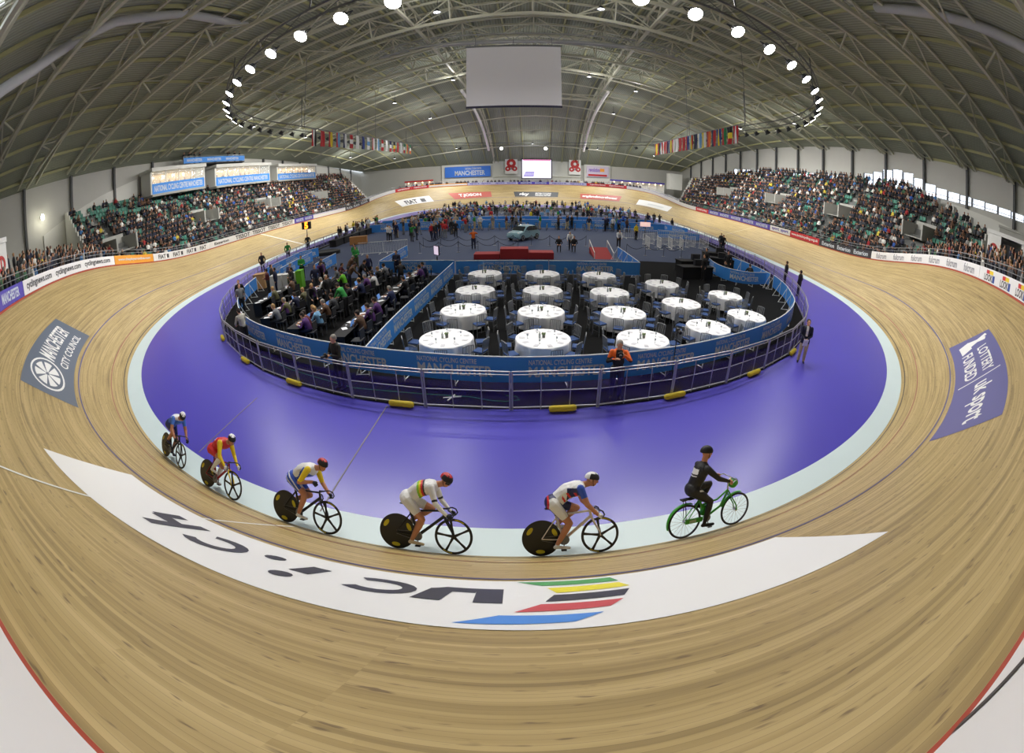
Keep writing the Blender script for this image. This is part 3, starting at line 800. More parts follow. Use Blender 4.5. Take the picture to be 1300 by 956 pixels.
board(53.4, 58.25, BW, 'short white board between the purple and red boards, right straight', rep('sport', 58.0, 53.6, 2), BP)
board(47.3, 53.35, BR, 'red board reading britishcycling.org.uk below the right terrace', [('www.britishcycling.org.uk', 53.1, 47.5, .15, .52)], UW)
board(38.4, 47.25, BDK, 'dark grey board between the red and white boards, right terrace', rep('Exterion', 47, 38.6, 3), LETTER)
board(23.3, 38.35, BW, 'white board with thin script repeated six times below the right terrace', rep('fulcrum', 38.1, 23.5, 6, .1, .58, .6), M('thin_script', (150, 150, 156), .5))
board(12.0, 23.25, BW, 'white board reading LOOK with red, yellow and blue blocks near the right edge', rep('LOOK', 23.1, 12.1, 5, .06, .4, .5), UD,
      [('red_block', BR, [(22.3-2.2*i, 21.9-2.2*i, .42, .6) for i in range(5)]), ('yellow_block', M('block_yellow', (236, 206, 40), .5), [(21.9-2.2*i, 21.4-2.2*i, .42, .6) for i in range(5)]), ('blue_block', M('block_blue', (36, 70, 150), .5), [(21.45-2.2*i, 21.15-2.2*i, .06, .40) for i in range(5)])])
board(6.05, 11.95, BW, 'plain white board at the right edge of the near banking')
# pipe rail above the boards
RAIL = M('rail_steel', (150, 152, 156), .35, .6)
mb = MB(); mb.tube([edge(PER*i/500, 1.22, .05) for i in range(500) if True], .025, 6, closed=True); mb.tube([edge(PER*i/500, .98, .05) for i in range(500)], .018, 6, closed=True)
for i in range(150): mb.bar(edge(PER*i/150, .1, .06), edge(PER*i/150, 1.22, .05), .03)
tag(mb.build('rim_railing', RAIL), kind='structure')
# ------------------------------------------------------------------ figures: one continuous skin grown over a posed skeleton
def capsule(mb, a, b, ra, rb, n=10):
    a, b = Vector(a), Vector(b); d = b-a; L = d.length
    if L < 1e-5: mb.ball(a, ra, n, 6); return
    d /= L; x = d.orthogonal().normalized(); y = d.cross(x)
    rings = []
    for t in (-75, -40, 0): rings.append((a+d*ra*math.sin(R(t)), ra*math.cos(R(t))))
    for t in (0, 40, 75): rings.append((b+d*rb*math.sin(R(t)), rb*math.cos(R(t))))
    V = []
    for c, r in rings:
        for k in range(n):
            q = 2*math.pi*k/n; V.append(c+(x*math.cos(q)+y*math.sin(q))*r)
    m = len(rings); F = [(j*n+k, j*n+(k+1) % n, (j+1)*n+(k+1) % n, (j+1)*n+k) for j in range(m-1) for k in range(n)]
    F += [tuple(range(n-1, -1, -1)), tuple(range((m-1)*n, m*n))]
    mb.add(V, F)
def grow(parts, voxel, decimate=None, smooth=2):
    """parts: list of (kind, ..., region). capsule: ('c', a, b, ra, rb, region); ellipsoid: ('e', c, r3, rot, region).
    Returns verts, faces, region per face"""
    mb = MB()
    for p in parts:
        if p[0] == 'c': capsule(mb, p[1], p[2], p[3], p[4])
        else: mb.ball(p[1], p[2], 14, 10, p[3])
    me = bpy.data.meshes.new('b'); me.from_pydata(mb.v, [], mb.f); me.update()
    o = bpy.data.objects.new('b', me); COL.objects.link(o)
    m = o.modifiers.new('r', 'REMESH'); m.mode = 'VOXEL'; m.voxel_size = voxel
    if smooth:
        m = o.modifiers.new('s', 'SMOOTH'); m.iterations = smooth; m.factor = .5
    if decimate:
        m = o.modifiers.new('d', 'DECIMATE'); m.ratio = decimate
    dg = bpy.context.evaluated_depsgraph_get(); dg.update()
    me2 = bpy.data.meshes.new_from_object(o.evaluated_get(dg))
    n = len(me2.polygons); Cn = np.zeros(n*3); me2.polygons.foreach_get('center', Cn); Cn = Cn.reshape(-1, 3)
    best = np.full(n, 1e9); reg = np.zeros(n, int); tt = np.zeros(n); bi = np.zeros(n, int)
    for i, p in enumerate(parts):
        if p[0] == 'c':
            a, b = np.array(p[1]), np.array(p[2]); ab = b-a; t = np.clip(((Cn-a)@ab)/(ab@ab+1e-9), 0, 1)
            dist = np.linalg.norm(Cn-(a+t[:, None]*ab), axis=1)-(p[3]+(p[4]-p[3])*t)
        else:
            q = Cn-np.array(p[1])
            if p[3] is not None: q = q@np.array(Euler(p[3]).to_matrix())
            r = np.array(p[2] if not isinstance(p[2], (int, float)) else (p[2],)*3)
            k = np.linalg.norm(q/r, axis=1); dist = (k-1)*r.min(); t = np.zeros(n)
        mk = dist < best; best[mk] = dist[mk]; reg[mk] = p[-1]; tt[mk] = t[mk]; bi[mk] = i
    bpy.data.objects.remove(o); bpy.data.meshes.remove(me)
    return me2, Cn, reg, tt, bi
def grown_mesh(name, parts, voxel, mats, decimate=None, paint=None, smooth=2):
    if voxel > .02: smooth = 1 if voxel < .035 else 0
    me, Cn, reg, tt, bi = grow(parts, voxel, decimate, smooth)
    if paint: reg = paint(Cn, reg, tt, bi)
    me.materials.clear()
    for m in mats: me.materials.append(m)
    me.polygons.foreach_set('material_index', reg.astype(np.int32)); me.name = name
    me.shade_smooth(); me.update()
    return me
def hand(parts, wrist, d, up, s=1.0, curl=1.0, reg=0, side=1):
    "palm, four fingers and a thumb; d: pointing direction, up: back of the hand"
    w = Vector(wrist); d = Vector(d).normalized(); up = Vector(up); up = (up-d*up.dot(d)).normalized(); sd = d.cross(up)*side
    palm = w+d*.05*s
    parts.append(('c', tuple(w), tuple(palm), .026*s, .036*s, reg))
    parts.append(('c', tuple(palm-sd*.022*s), tuple(palm+sd*.022*s+d*.01*s), .022*s, .022*s, reg))
    for i, ln in enumerate((.070, .078, .072, .056)):
        b = palm+d*.022*s+sd*(.033-.022*i)*s
        c = curl*1.1
        m = b+(d*math.cos(c*.5)-up*math.sin(c*.5))*ln*.5*s; e = m+(d*math.cos(c*1.6)-up*math.sin(c*1.6))*ln*.5*s
        parts.append(('c', tuple(b), tuple(m), .0105*s, .0098*s, reg)); parts.append(('c', tuple(m), tuple(e), .0098*s, .0085*s, reg))
    b = w+d*.025*s+sd*.03*s; m = b+(d*.5+sd*.8-up*.3).normalized()*.035*s; e = m+(d*.9-up*.5*curl).normalized()*.032*s
    parts.append(('c', tuple(b), tuple(m), .014*s, .0115*s, reg)); parts.append(('c', tuple(m), tuple(e), .0115*s, .0095*s, reg))
SK, TOP, TRO, HAIR, SHOE, GLV = 0, 1, 2, 3, 4, 5
def head(parts, c, fwd=(1, 0, 0), pitch=0.0, yaw=0.0, hair=True, s=1.0, reg_face=SK, detail=True):
    rot = Euler((0, pitch, yaw)); m = rot.to_matrix(); c = Vector(c)
    P = lambda x, y, z: tuple(c+m @ Vector((x*s, y*s, z*s)))
    rt = (0, pitch, yaw)
    parts.append(('e', P(0, 0, .025), (.095*s, .075*s, .098*s), rt, reg_face))
    parts.append(('e', P(.022, 0, -.045), (.070*s, .058*s, .068*s), rt, reg_face))
    if detail:
        parts.append(('c', P(.092, 0, .012), P(.106, 0, -.022), .010*s, .015*s, reg_face))     # nose
        parts.append(('c', P(.080, -.020, -.052), P(.080, .020, -.052), .011*s, .011*s, reg_face))  # mouth
        for q in (-1, 1): parts.append(('c', P(.0, q*.076, .012), P(-.004, q*.080, -.018), .014*s, .010*s, reg_face))
        for q in (-1, 1): parts.append(('c', P(.078, q*.018, .028), P(.074, q*.044, .026), .012*s, .010*s, reg_face))
    if hair:
        parts.append(('e', P(-.022, 0, .048), (.096*s, .083*s, .090*s), rt, HAIR))
        parts.append(('e', P(-.045, 0, .0), (.066*s, .076*s, .075*s), rt, HAIR))
def eyes_at(name, parent, c, pitch, yaw, s=1.0):
    m = Euler((0, pitch, yaw)).to_matrix(); c = Vector(c)
    for q in (-1, 1): mb = MB(); mb.ball(c+m @ Vector((.084*s, q*.030*s, .012*s)), .009*s, 8, 6); mb.build(name, M('eye_dark', (30, 26, 26), .3), parent, True)
def stand_parts(pose='idle', s=1.0, fem=False, detail=False, lean=0.0, armL=None, armR=None, headp=0.0, heady=0.0, step=.0, vox=.03):
    """local: x forward, y left, z up, feet on z = 0. arm targets: hand positions"""
    P = []
    hw = .100; sh = .195 if not fem else .175
    pel = Vector((0, 0, .95))
    la = lean
    up = Vector((math.sin(la), 0, math.cos(la)))
    chest = pel+up*.36; neck = pel+up*.545; hd = pel+up*.675+Vector((.02, 0, 0))
    P.append(('e', tuple(pel), (.135, .180, .13), None, TRO))
    P.append(('c', tuple(pel+up*.05), tuple(chest), .145, .160, TOP))
    P.append(('e', tuple(pel+up*.20), (.135, .170, .18), (0, la, 0), TOP))
    P.append(('e', tuple(chest+up*.04), (.135, .200, .18), (0, la, 0), TOP))
    P.append(('c', tuple(neck-up*.06+Vector((0, -.10, 0))), tuple(neck-up*.06+Vector((0, .10, 0))), .065, .065, TOP))
    P.append(('c', tuple(neck-up*.04), tuple(hd-up*.06), .066, .060, SK))
    head(P, hd, pitch=headp+la*.5, yaw=heady, detail=detail, s=1.08)
    for q, stp in ((1, step), (-1, -step)):
        hip = pel+Vector((0, q*hw, -.03)); kn = Vector((stp*.45+.02, q*(hw+.01), .50)); an = Vector((stp-.01, q*(hw+.02), .085))
        P.append(('c', tuple(hip), tuple(kn), .112, .080, TRO)); P.append(('c', tuple(kn), tuple(an), .078, .062, TRO))
        P.append(('c', tuple(an+Vector((-.03, 0, -.045))), tuple(an+Vector((.15, q*.02, -.052))), .042, .034, SHOE))
        shd = neck-up*.075+Vector((0, q*sh, 0))
        tgt = (armL if q > 0 else armR)
        wr = Vector(tgt) if tgt is not None else shd+Vector((.06, q*.06, -.54))
        v = wr-shd; D = min(v.length, .56); mid = shd+v*.5
        hgt = math.sqrt(max(0, .29**2-(D/2)**2))
        bend = Vector((-.5, q*.75, -.6)); bend = (bend-v.normalized()*bend.dot(v.normalized())).normalized()
        el = mid+bend*hgt
        if v.length > .56: wr = shd+v.normalized()*.56
        P.append(('c', tuple(shd), tuple(el), .070, .056, TOP)); P.append(('c', tuple(el), tuple(el+(wr-el)*.82), .054, .042, TOP))
        P.append(('c', tuple(el+(wr-el)*.78), tuple(wr), .030, .026, SK))
        if detail: hand(P, wr, (wr-el), (0, 0, 1) if tgt is not None else (0, q, 0), 1.0, .7, SK, q)
        else: P.append(('c', tuple(wr), tuple(wr+(wr-el).normalized()*.10), .034, .026, SK))
    if s != 1.0:
        P = [tuple([p[0]]+[tuple(Vector(x)*s) if isinstance(x, tuple) and len(x) == 3 and i == 0 else x for i, x in enumerate(p[1:])]) for p in P] if False else P
    return P
def sit_parts(detail=False, lean=.1, armL=None, armR=None, headp=0.0, heady=0.0, seat=.45, fem=False):
    P = []; pel = Vector((0, 0, seat+.11)); up = Vector((math.sin(lean), 0, math.cos(lean)))
    chest = pel+up*.34; neck = pel+up*.53; hd = pel+up*.655+Vector((.02, 0, 0)); sh = .18
    P.append(('e', tuple(pel), (.13, .17, .115), None, TRO)); P.append(('c', tuple(pel+up*.05), tuple(chest), .148, .162, TOP)); P.append(('e', tuple(chest+up*.03), (.138, .205, .18), (0, lean, 0), TOP))
    P.append(('c', tuple(neck-up*.06+Vector((0, -.10, 0))), tuple(neck-up*.06+Vector((0, .10, 0))), .065, .065, TOP))
    P.append(('c', tuple(neck-up*.04), tuple(hd-up*.06), .066, .060, SK)); head(P, hd, pitch=headp, yaw=heady, detail=detail, s=1.08)
    for q in (1, -1):
        hip = pel+Vector((.02, q*.09, -.02)); kn = Vector((.44, q*.12, seat+.08)); an = Vector((.42, q*.12, .09))
        P.append(('c', tuple(hip), tuple(kn), .09, .062, TRO)); P.append(('c', tuple(kn), tuple(an), .058, .045, TRO)); P.append(('c', tuple(an+Vector((-.02, 0, -.045))), tuple(an+Vector((.14, q*.02, -.05))), .04, .032, SHOE))
        shd = neck-up*.075+Vector((0, q*sh, 0)); tgt = (armL if q > 0 else armR)
        wr = Vector(tgt) if tgt is not None else Vector((.32, q*.10, seat+.20))
        v = wr-shd; D = min(v.length, .56)
        if v.length > .56: wr = shd+v.normalized()*.56
        bend = Vector((-.3, q*.8, -.8)); vn = v.normalized(); bend = (bend-vn*bend.dot(vn)).normalized(); el = shd+v.normalized()*D*.5+bend*math.sqrt(max(0, .29**2-(D/2)**2))
        P.append(('c', tuple(shd), tuple(el), .056, .045, TOP)); P.append(('c', tuple(el), tuple(el+(wr-el)*.8), .044, .034, TOP)); P.append(('c', tuple(el+(wr-el)*.78), tuple(wr), .030, .026, SK))
        P.append(('c', tuple(wr), tuple(wr+(wr-el).normalized()*.10), .034, .026, SK))
    return P
SKIN = M('skin', (214, 160, 128), .55); SKIN2 = M('skin_tan', (190, 130, 96), .55)
HAIRM = M('hair_dark', (48, 36, 28), .7); HAIRG = M('hair_grey', (150, 146, 140), .7); HAIRB = M('hair_blond', (176, 140, 92), .7)
SHOEM = M('shoe_black', (24, 24, 26), .5)

# ------------------------------------------------------------------ bicycles
CARB = M('carbon_black', (20, 20, 22), .35); TYRE = M('tyre_black', (26, 25, 25), .7); YEL = M('decal_yellow', (206, 190, 30), .5); RIM = M('rim_dark', (34, 34, 36), .4)
CHR = M('chrome', (200, 200, 204), .2, .9)
def rot_y(deg): return Euler((R(90), 0, 0))
def disc_wheel(r, parent, x, decal=True):
    mb = MB(); rm = Euler((R(90), 0, 0))
    mb.lathe([(.02, -.03), (.04, -.028), (r-.03, -.012), (r-.012, -.011), (r-.012, .011), (r-.03, .012), (.04, .028), (.02, .03)], (x, 0, r), 48, rm)
    o = mb.build('rear_wheel', CARB, parent, 50)
    m = MB(); m.tube([(x+(r-.011)*math.cos(t), 0, r+(r-.011)*math.sin(t)) for t in np.linspace(0, 2*math.pi, 48, endpoint=False)], .011, 8, closed=True); m.build('tyre', TYRE, o, True)
    if decal:
        for k, t0 in enumerate((25, 145, 265)):
            for sd in (-1, 1):
                m = MB()
                n = 14; V = [(x+.245*math.cos(R(t0))+0, sd*.018, r+.245*math.sin(R(t0)))]
                c, s_ = math.cos(R(t0)), math.sin(R(t0))
                for j in range(n):
                    q = 2*math.pi*j/n; u, v = .038*math.cos(q), .080*math.sin(q)
                    rr = .245+u; V.append((x+c*rr-s_*v, sd*.0185, r+s_*rr+c*v))
                m.add(V, [(0, 1+j, 1+(j+1) % n) if sd < 0 else (0, 1+(j+1) % n, 1+j) for j in range(n)])
                m.build('yellow_decal', YEL, o)
    return o
def spoke_wheel(r, parent, x, name='front_wheel', n5=5, tyrem=TYRE):
    mb = MB()
    mb.lathe([(r-.045, -.008), (r-.03, -.012), (r-.012, -.011), (r-.012, .011), (r-.03, .012), (r-.045, .008), (r-.045, -.008)], (x, 0, r), 48, Euler((R(90), 0, 0)))
    mb.f = mb.f[:-2]; mb.m = mb.m[:-2]
    mb.cyl((x, -.035, r), (x, .035, r), .026, n=14)
    for k in range(n5):
        t = R(90+360/n5*k+10); c, s_ = math.cos(t), math.sin(t)
        a = Vector((x+c*.02, 0, r+s_*.02)); b = Vector((x+c*(r-.035), 0, r+s_*(r-.035)))
        V = []
        for p, w, th in ((a, .026, .012), (a.lerp(b, .5), .017, .010), (b, .024, .008)):
            tx_ = Vector((-s_, 0, c))
            for q1, q2 in ((-1, -1), (1, -1), (1, 1), (-1, 1)): V.append(p+tx_*w*q1+Vector((0, th*q2, 0)))
        mb.add(V, [(i*4+j, i*4+(j+1) % 4, i*4+4+(j+1) % 4, i*4+4+j) for i in range(2) for j in range(4)])
    o = mb.build(name, CARB, parent, 50)
    m = MB(); m.tube([(x+(r-.011)*math.cos(t), 0, r+(r-.011)*math.sin(t)) for t in np.linspace(0, 2*math.pi, 48, endpoint=False)], .012, 8, closed=True); m.build('tyre', tyrem, o, True)
    for t0 in (70, 250):
        n = 8
        for sd in (-1, 1):
            m = MB()
            V = []
            for j in range(n+1):
                q = R(t0-16+32*j/n)
                V += [(x+(r-.034)*math.cos(q), sd*.0125, r+(r-.034)*math.sin(q)), (x+(r-.016)*math.cos(q), sd*.0125, r+(r-.016)*math.sin(q))]
            m.add(V, [(2*j, 2*j+1, 2*j+3, 2*j+2) for j in range(n)])
            m.build('yellow_decal', YEL, o)
    return o
WR = .335; WB = 1.02
BB_ = (.385, .30)       # bottom bracket x, z  (rear axle at x = 0)
def track_bike(parent_mat, label, fcol, fork=None, deep=False, crank=60, group=None):
    t = thing('track_bicycle', label, 'bicycle', mat=parent_mat)
    disc_wheel(WR, t, 0); spoke_wheel(WR, t, WB)
    bbx, bbz = BB_; fm = fcol
    mb = MB()
    st = (.20, .86); hl, hh = (.865, .66), (.835, .80)
    def tb(a, b, w, h): mb.bar((a[0], 0, a[1]), (b[0], 0, b[1]), w, h, up=(0, 1, 0)) if False else mb.tube([(a[0], 0, a[1]), ((a[0]+b[0])/2, 0, (a[1]+b[1])/2), (b[0], 0, b[1])], [h, h*.92, h], 10)
    tb((bbx, bbz), (.245, .74), .03, .024); tb((.255, .75), hh, .03, .020); tb((bbx, bbz), (.855, .70), .04, .030); tb(hl, hh, .04, .026)
    for sd in (-1, 1):
        mb.tube([(0, sd*.055, WR), (.2, sd*.045, .315), (bbx, sd*.03, bbz)], .012, 8); mb.tube([(0, sd*.055, WR), (.14, sd*.035, .55), (.25, sd*.012, .70)], .009, 8)
    mb.cyl((bbx, -.04, bbz), (bbx, .04, bbz), .028, n=14)
    mb.build('frame', fm, t, 50)
    m = MB()
    for sd in (-1, 1): m.tube([(.87, sd*.02, .67), (.89, sd*.05, .62), (WB-.02, sd*.05, .42), (WB, sd*.05, WR)], [.02, .018, .013, .010], 8)
    m.build('fork', fork or fm, t, 50)
    m = MB(); m.tube([(.245, 0, .72), (.205, 0, .865)], .014, 8); m.build('seat_post', CARB, t, True)
    m = MB(); m.add(*saddle_vf((.19, 0, .885))); m.build('saddle', BLACK, t, 60)
    m = MB(); m.tube([hh and (.835, 0, .80), (.83, 0, .835), (.93, 0, .845)], .016, 8)
    pts = []
    h_ = [(.93, .0, .845), (.935, .10, .845), (.955, .175, .84), (1.02, .20, .81), (1.05, .205, .75), (1.02, .205, .70), (.94, .205, .685)]
    m.tube([(x, -y, z) for x, y, z in h_[::-1]]+h_[1:], .0125, 8); m.build('handlebar', CARB, t, True)
    m = MB(); c, s_ = math.cos(R(crank)), math.sin(R(crank))
    m.lathe([(.02, -.004), (.09, -.004), (.09, .004), (.02, .004)], (bbx, -.05, bbz), 28, Euler((R(90), 0, 0)))
    for sd, q in ((-1, 1), (1, -1)): m.bar((bbx, sd*.07, bbz), (bbx+q*c*.168, sd*.085, bbz+q*s_*.168), .014, .028, up=(0, 1, 0))
    m.build('crankset', GREY, t, 50)
    for sd, q in ((-1, 1), (1, -1)):
        m = MB(); m.box((bbx+q*c*.168, sd*.125, bbz+q*s_*.168), (.09, .08, .018)); m.build('pedal', BLACK, t)
    m = MB(); m.tube([(0, -.05, WR+.03), (bbx, -.05, bbz+.09)], .004, 6); m.tube([(0, -.05, WR-.03), (bbx, -.05, bbz-.09)], .004, 6); m.build('chain', GREY, t)
    return t
def saddle_vf(c):
    prof = [(-.13, .07, .02), (-.10, .075, .028), (-.02, .05, .03), (.06, .022, .028), (.13, .016, .02), (.145, .008, .01)]
    V = []; F = []
    for x, w_, h in prof:
        for k in range(8):
            t = 2*math.pi*k/8; V.append((c[0]+x, c[1]+w_*math.cos(t), c[2]-.01+h*.6*math.sin(t)))
    for i in range(len(prof)-1):
        for k in range(8): F.append((i*8+k, i*8+(k+1) % 8, i*8+8+(k+1) % 8, i*8+8+k))
    F += [tuple(range(7, -1, -1)), tuple(range(40, 48))]
    return V, F
# a rider bent over the drops; x forward, rear axle at x = 0, wheels on z = 0
def ik(a, b, l1, l2, hint):
    a, b = Vector(a), Vector(b); v = b-a; L = v.length
    if L > (l1+l2)*.995: b = a+v.normalized()*(l1+l2)*.995; v = b-a; L = v.length
    vn = v.normalized(); x = (l1*l1-l2*l2+L*L)/(2*L); h = math.sqrt(max(0, l1*l1-x*x))
    hint = Vector(hint); hint = (hint-vn*hint.dot(vn)).normalized()
    return a+vn*x+hint*h, b
def rider_parts(crank=60, hy=0.0, hp=.35, torso=.0, hands=None, upright=False, raise_head=0, tuck=0.0):
    P = []; bbx, bbz = BB_
    hip = Vector((.20, 0, .985)) if not upright else Vector((.12, 0, .98))
    sho = Vector((.70+tuck*.03, 0, 1.27-tuck*.05+torso)) if not upright else Vector((.34, 0, 1.44))
    d = (sho-hip).normalized(); nrm = Vector((-d.z, 0, d.x))
    mid = hip.lerp(sho, .5)+nrm*(.045 if not upright else .0)
    a_t = math.atan2(d.x, d.z)
    P.append(('e', tuple(hip+Vector((0, 0, .0))), (.155, .175, .15), (0, a_t, 0), TRO))
    P.append(('c', tuple(hip+d*.06), tuple(mid), .135, .140, TOP)); P.append(('e', tuple(mid), (.132, .165, .19), (0, a_t, 0), TOP))
    P.append(('c', tuple(mid), tuple(sho-d*.10), .148, .140, TOP)); P.append(('e', tuple(sho-d*.13), (.138, .195, .17), (0, a_t, 0), TOP))
    P.append(('c', tuple(sho-d*.05+Vector((0, -.11, 0))), tuple(sho-d*.05+Vector((0, .11, 0))), .068, .068, TOP))
    hd = sho+(Vector((.175, 0, .075+raise_head)) if not upright else Vector((.045, 0, .185)))
    P.append(('c', tuple(sho-d*.02), tuple(hd-Vector((.02, 0, .05))), .062, .055, SK))
    head(P, hd, pitch=hp, yaw=hy, hair=False, detail=True)
    for q in (-1, 1):
        c, s_ = math.cos(R(crank)), math.sin(R(crank)); k = 1 if q < 0 else -1
        ped = Vector((bbx+k*c*.168, q*.115, bbz+k*s_*.168)); ank = ped+Vector((-.11, -q*.01, .105)); hp_ = hip+Vector((.0, q*.085, -.02))
        kn, ank = ik(hp_, ank, .44, .43, (1, q*.05, .4))
        P.append(('c', tuple(hp_), tuple(hp_.lerp(kn, .62)), .118, .088, TRO)); P.append(('c', tuple(hp_.lerp(kn, .60)), tuple(kn), .082, .062, 6))
        P.append(('c', tuple(kn), tuple(kn.lerp(ank, .35)), .060, .067, 7)); P.append(('c', tuple(kn.lerp(ank, .35)), tuple(ank), .064, .038, 7))
        P.append(('c', tuple(ank+Vector((-.035, 0, -.05))), tuple(ped+Vector((.09, 0, .035))), .036, .028, SHOE)); P.append(('c', tuple(ank), tuple(ank+Vector((-.01, 0, -.05))), .038, .036, SHOE))
        sp = sho-d*.06+Vector((0, q*.175, -.01))
        ht = Vector(hands[0 if q < 0 else 1]) if hands else Vector((1.0, q*.205, .73))
        el, wr = ik(sp, ht+Vector((-.07, 0, .03)), .30, .27, (-.6, q*.6, -.35))
        P.append(('c', tuple(sp), tuple(sp.lerp(el, .55)), .070, .058, 8)); P.append(('c', tuple(sp.lerp(el, .5)), tuple(el), .058, .047, 9))
        P.append(('c', tuple(el), tuple(wr), .049, .031, 10)); hand(P, wr, ht-wr+Vector((.01, 0, -.01)), (.3, q*.75, .6), 1.05, 1.35, GLV, q)
    return P, hd
def track_frame(a, lean, s=0.02):
    p = Tv(a, s); q = Tv(a+1.0, s); f = (q-p).normalized(); out = Vector((float(_ip(NX, a)), float(_ip(NY, a)), 0))
    up0 = f.cross(-out).normalized() if False else Vector((0, 0, 1))
    left = up0.cross(f).normalized(); up0 = f.cross(left)
    up = (up0*math.cos(R(lean))+left*math.sin(R(lean))).normalized(); lf = up.cross(f)
    m = Matrix((f, lf, up)).transposed().to_4x4(); m.translation = p+up*.004
    return m
def helmet(parent, hd, pitch, yaw, base, strap, visor=None, long=False):
    m = Euler((0, pitch, yaw)).to_matrix(); c = Vector(hd)
    mb = MB(); V = []; n, k = 20, 9
    for j in range(k+1):
        ph = math.pi*.56*j/k
        for i in range(n):
            t = 2*math.pi*i/n
            x = .128*math.sin(ph)*math.cos(t); y = .098*math.sin(ph)*math.sin(t); z = .108*math.cos(ph)
            if long and x < 0: x *= 1.25
            V.append(c+m @ Vector((x-.006, y, z+.035)))
    F = [(j*n+i, (j+1)*n+i, (j+1)*n+(i+1) % n, j*n+(i+1) % n) for j in range(k) for i in range(n)]
    mb.v = [tuple(v) for v in V]; mb.f = F; mb.m = [1 if (f[0]//n >= 4 and (f[0] % n) in (0, 1, 2, 3, 4, 5, 14, 15, 16, 17, 18, 19)) or (f[0]//n in (2, 3) and (f[0] % n) in (2, 17)) else 0 for f in F]
    me = mb.mesh('helmet', [base, strap], 60); o = link('helmet', me, parent)
    o.modifiers.new('s', 'SOLIDIFY').thickness = .012
    if visor:
        m2 = MB(); V = []
        for j in range(3):
            for i in range(9):
                t = R(-55+110*i/8); V.append(c+m @ Vector((.108*math.cos(t)+.004, .086*math.sin(t), .035-.03*j)))
        m2.add(V, [(j*9+i, j*9+i+1, j*9+10+i, j*9+9+i) for j in range(2) for i in range(8)]); m2.build('visor', visor, parent, True)
    mb = MB()
    for q in (-1, 1): mb.tube([c+m @ Vector(p) for p in ((.02, q*.086, .02), (.03, q*.075, -.05), (.045, q*.03, -.098), (.05, 0, -.104))], .005, 6)
    mb.build('chin_strap', BLACK, parent)
def rider(a, lean, label, bike_label, cols, fcol, fork, hel, crank=60, hy=0.0, hp=.35, hands=None, paint=None, leans=0, legskin=SKIN, group=None, torso=0, **kw):
    mt = track_frame(a, lean)
    track_bike(mt, bike_label, fcol, fork, crank=crank)
    t = thing('cyclist', label, 'person', mat=mt)
    P, hd = rider_parts(crank, hy, hp, torso, hands)
    # materials: skin, jersey, shorts, hair, shoes, gloves, knee, shin, sleeve, elbow, forearm, extra1, extra2
    me = grown_mesh('body', P, .0085, [SKIN2]+cols, paint=paint)
    link('body', me, t)
    helmet(t, hd, hp, hy, *hel); eyes_at('eye', t, hd, hp, hy)
    return t
GW = M('lycra_white', (232, 232, 232), .5); LB = M('lycra_blue', (46, 84, 190), .5); LR = M('lycra_red', (206, 36, 40), .5); LY = M('lycra_yellow', (236, 206, 24), .5)
LN = M('lycra_navy', (28, 34, 84), .5); LG = M('lycra_green', (40, 140, 70), .5); LSB = M('lycra_sky', (70, 120, 215), .5); LK = M('lycra_black', (22, 22, 26), .55)
# order of cols after skin: TOP, TRO, HAIR, SHOE, GLV, knee, shin, sleeve, elbow, forearm, extra A, extra B
def paint_sky(Cn, reg, tt, bi):
    reg = reg.copy(); r = (reg == TOP) & (Cn[:, 2] > 1.20) & (Cn[:, 0] > .45); reg[r] = 11
    reg[(reg == TRO) & (Cn[:, 0] < .17)] = 12; return reg
rider(-9.15, 33, 'racing cyclist in sky blue jersey and white helmet, last of the line', 'black track bicycle of the last rider in the line',
      [LSB, LN, HAIRM, LN, LK, SKIN2, SKIN2, LSB, SKIN2, SKIN2, GW, LG], CARB, None, (GW, LK, None), crank=80, hy=-.25, hp=.75, paint=paint_sky)
def paint_red(Cn, reg, tt, bi):
    reg = reg.copy(); reg[(reg == TRO) & (Cn[:, 0] < .12)] = 12; reg[(reg == TOP) & (Cn[:, 2] > 1.22) & (Cn[:, 0] < .40) & (Cn[:, 0] > .22)] = 11; return reg
rider(-6.68, 33, 'racing cyclist in red and yellow kit with white helmet, second from last', 'track bicycle with red frame and yellow fork under the red and yellow rider',
      [LR, LR, HAIRM, GW, GW, SKIN2, GW, LY, LY, LY, GW, LY], M('frame_red', (150, 24, 34), .35), LY, (GW, LK, None), crank=70, hy=-.5, hp=.35, paint=paint_red)
def paint_blue(Cn, reg, tt, bi):
    reg = reg.copy(); r = (reg == TOP) & (Cn[:, 2] > 1.14+.12*np.sin(Cn[:, 0]*14)); reg[r] = 11
    reg[(reg == TRO) & (np.mod(Cn[:, 0]*9+Cn[:, 2]*9, 1) < .28)] = 11; return reg
rider(-3.98, 33, 'racing cyclist in blue and white kit with yellow sleeves and red helmet', 'black track bicycle under the rider with yellow sleeves',
      [LB, LB, HAIRM, GW, LK, SKIN2, SKIN2, LY, LY, SKIN2, GW, LR], CARB, None, (M('helmet_red', (190, 44, 48), .3), LK, None), crank=-35, hy=-.35, hp=.35, hands=[(.80, -.10, .97), (1.0, .205, .74)], paint=paint_blue)
def paint_white(Cn, reg, tt, bi):
    reg = reg.copy(); u = Cn[:, 0]+.15*(Cn[:, 2]-1.15)
    t = (reg == TOP)
    for k, (lo, m) in enumerate(((.40, 13), (.435, 14), (.47, 16), (.505, 15))): reg[t & (u > lo) & (u < lo+.035)] = m
    reg[(reg == 9) & (tt > .55) & (tt < .8)] = 15
    return reg
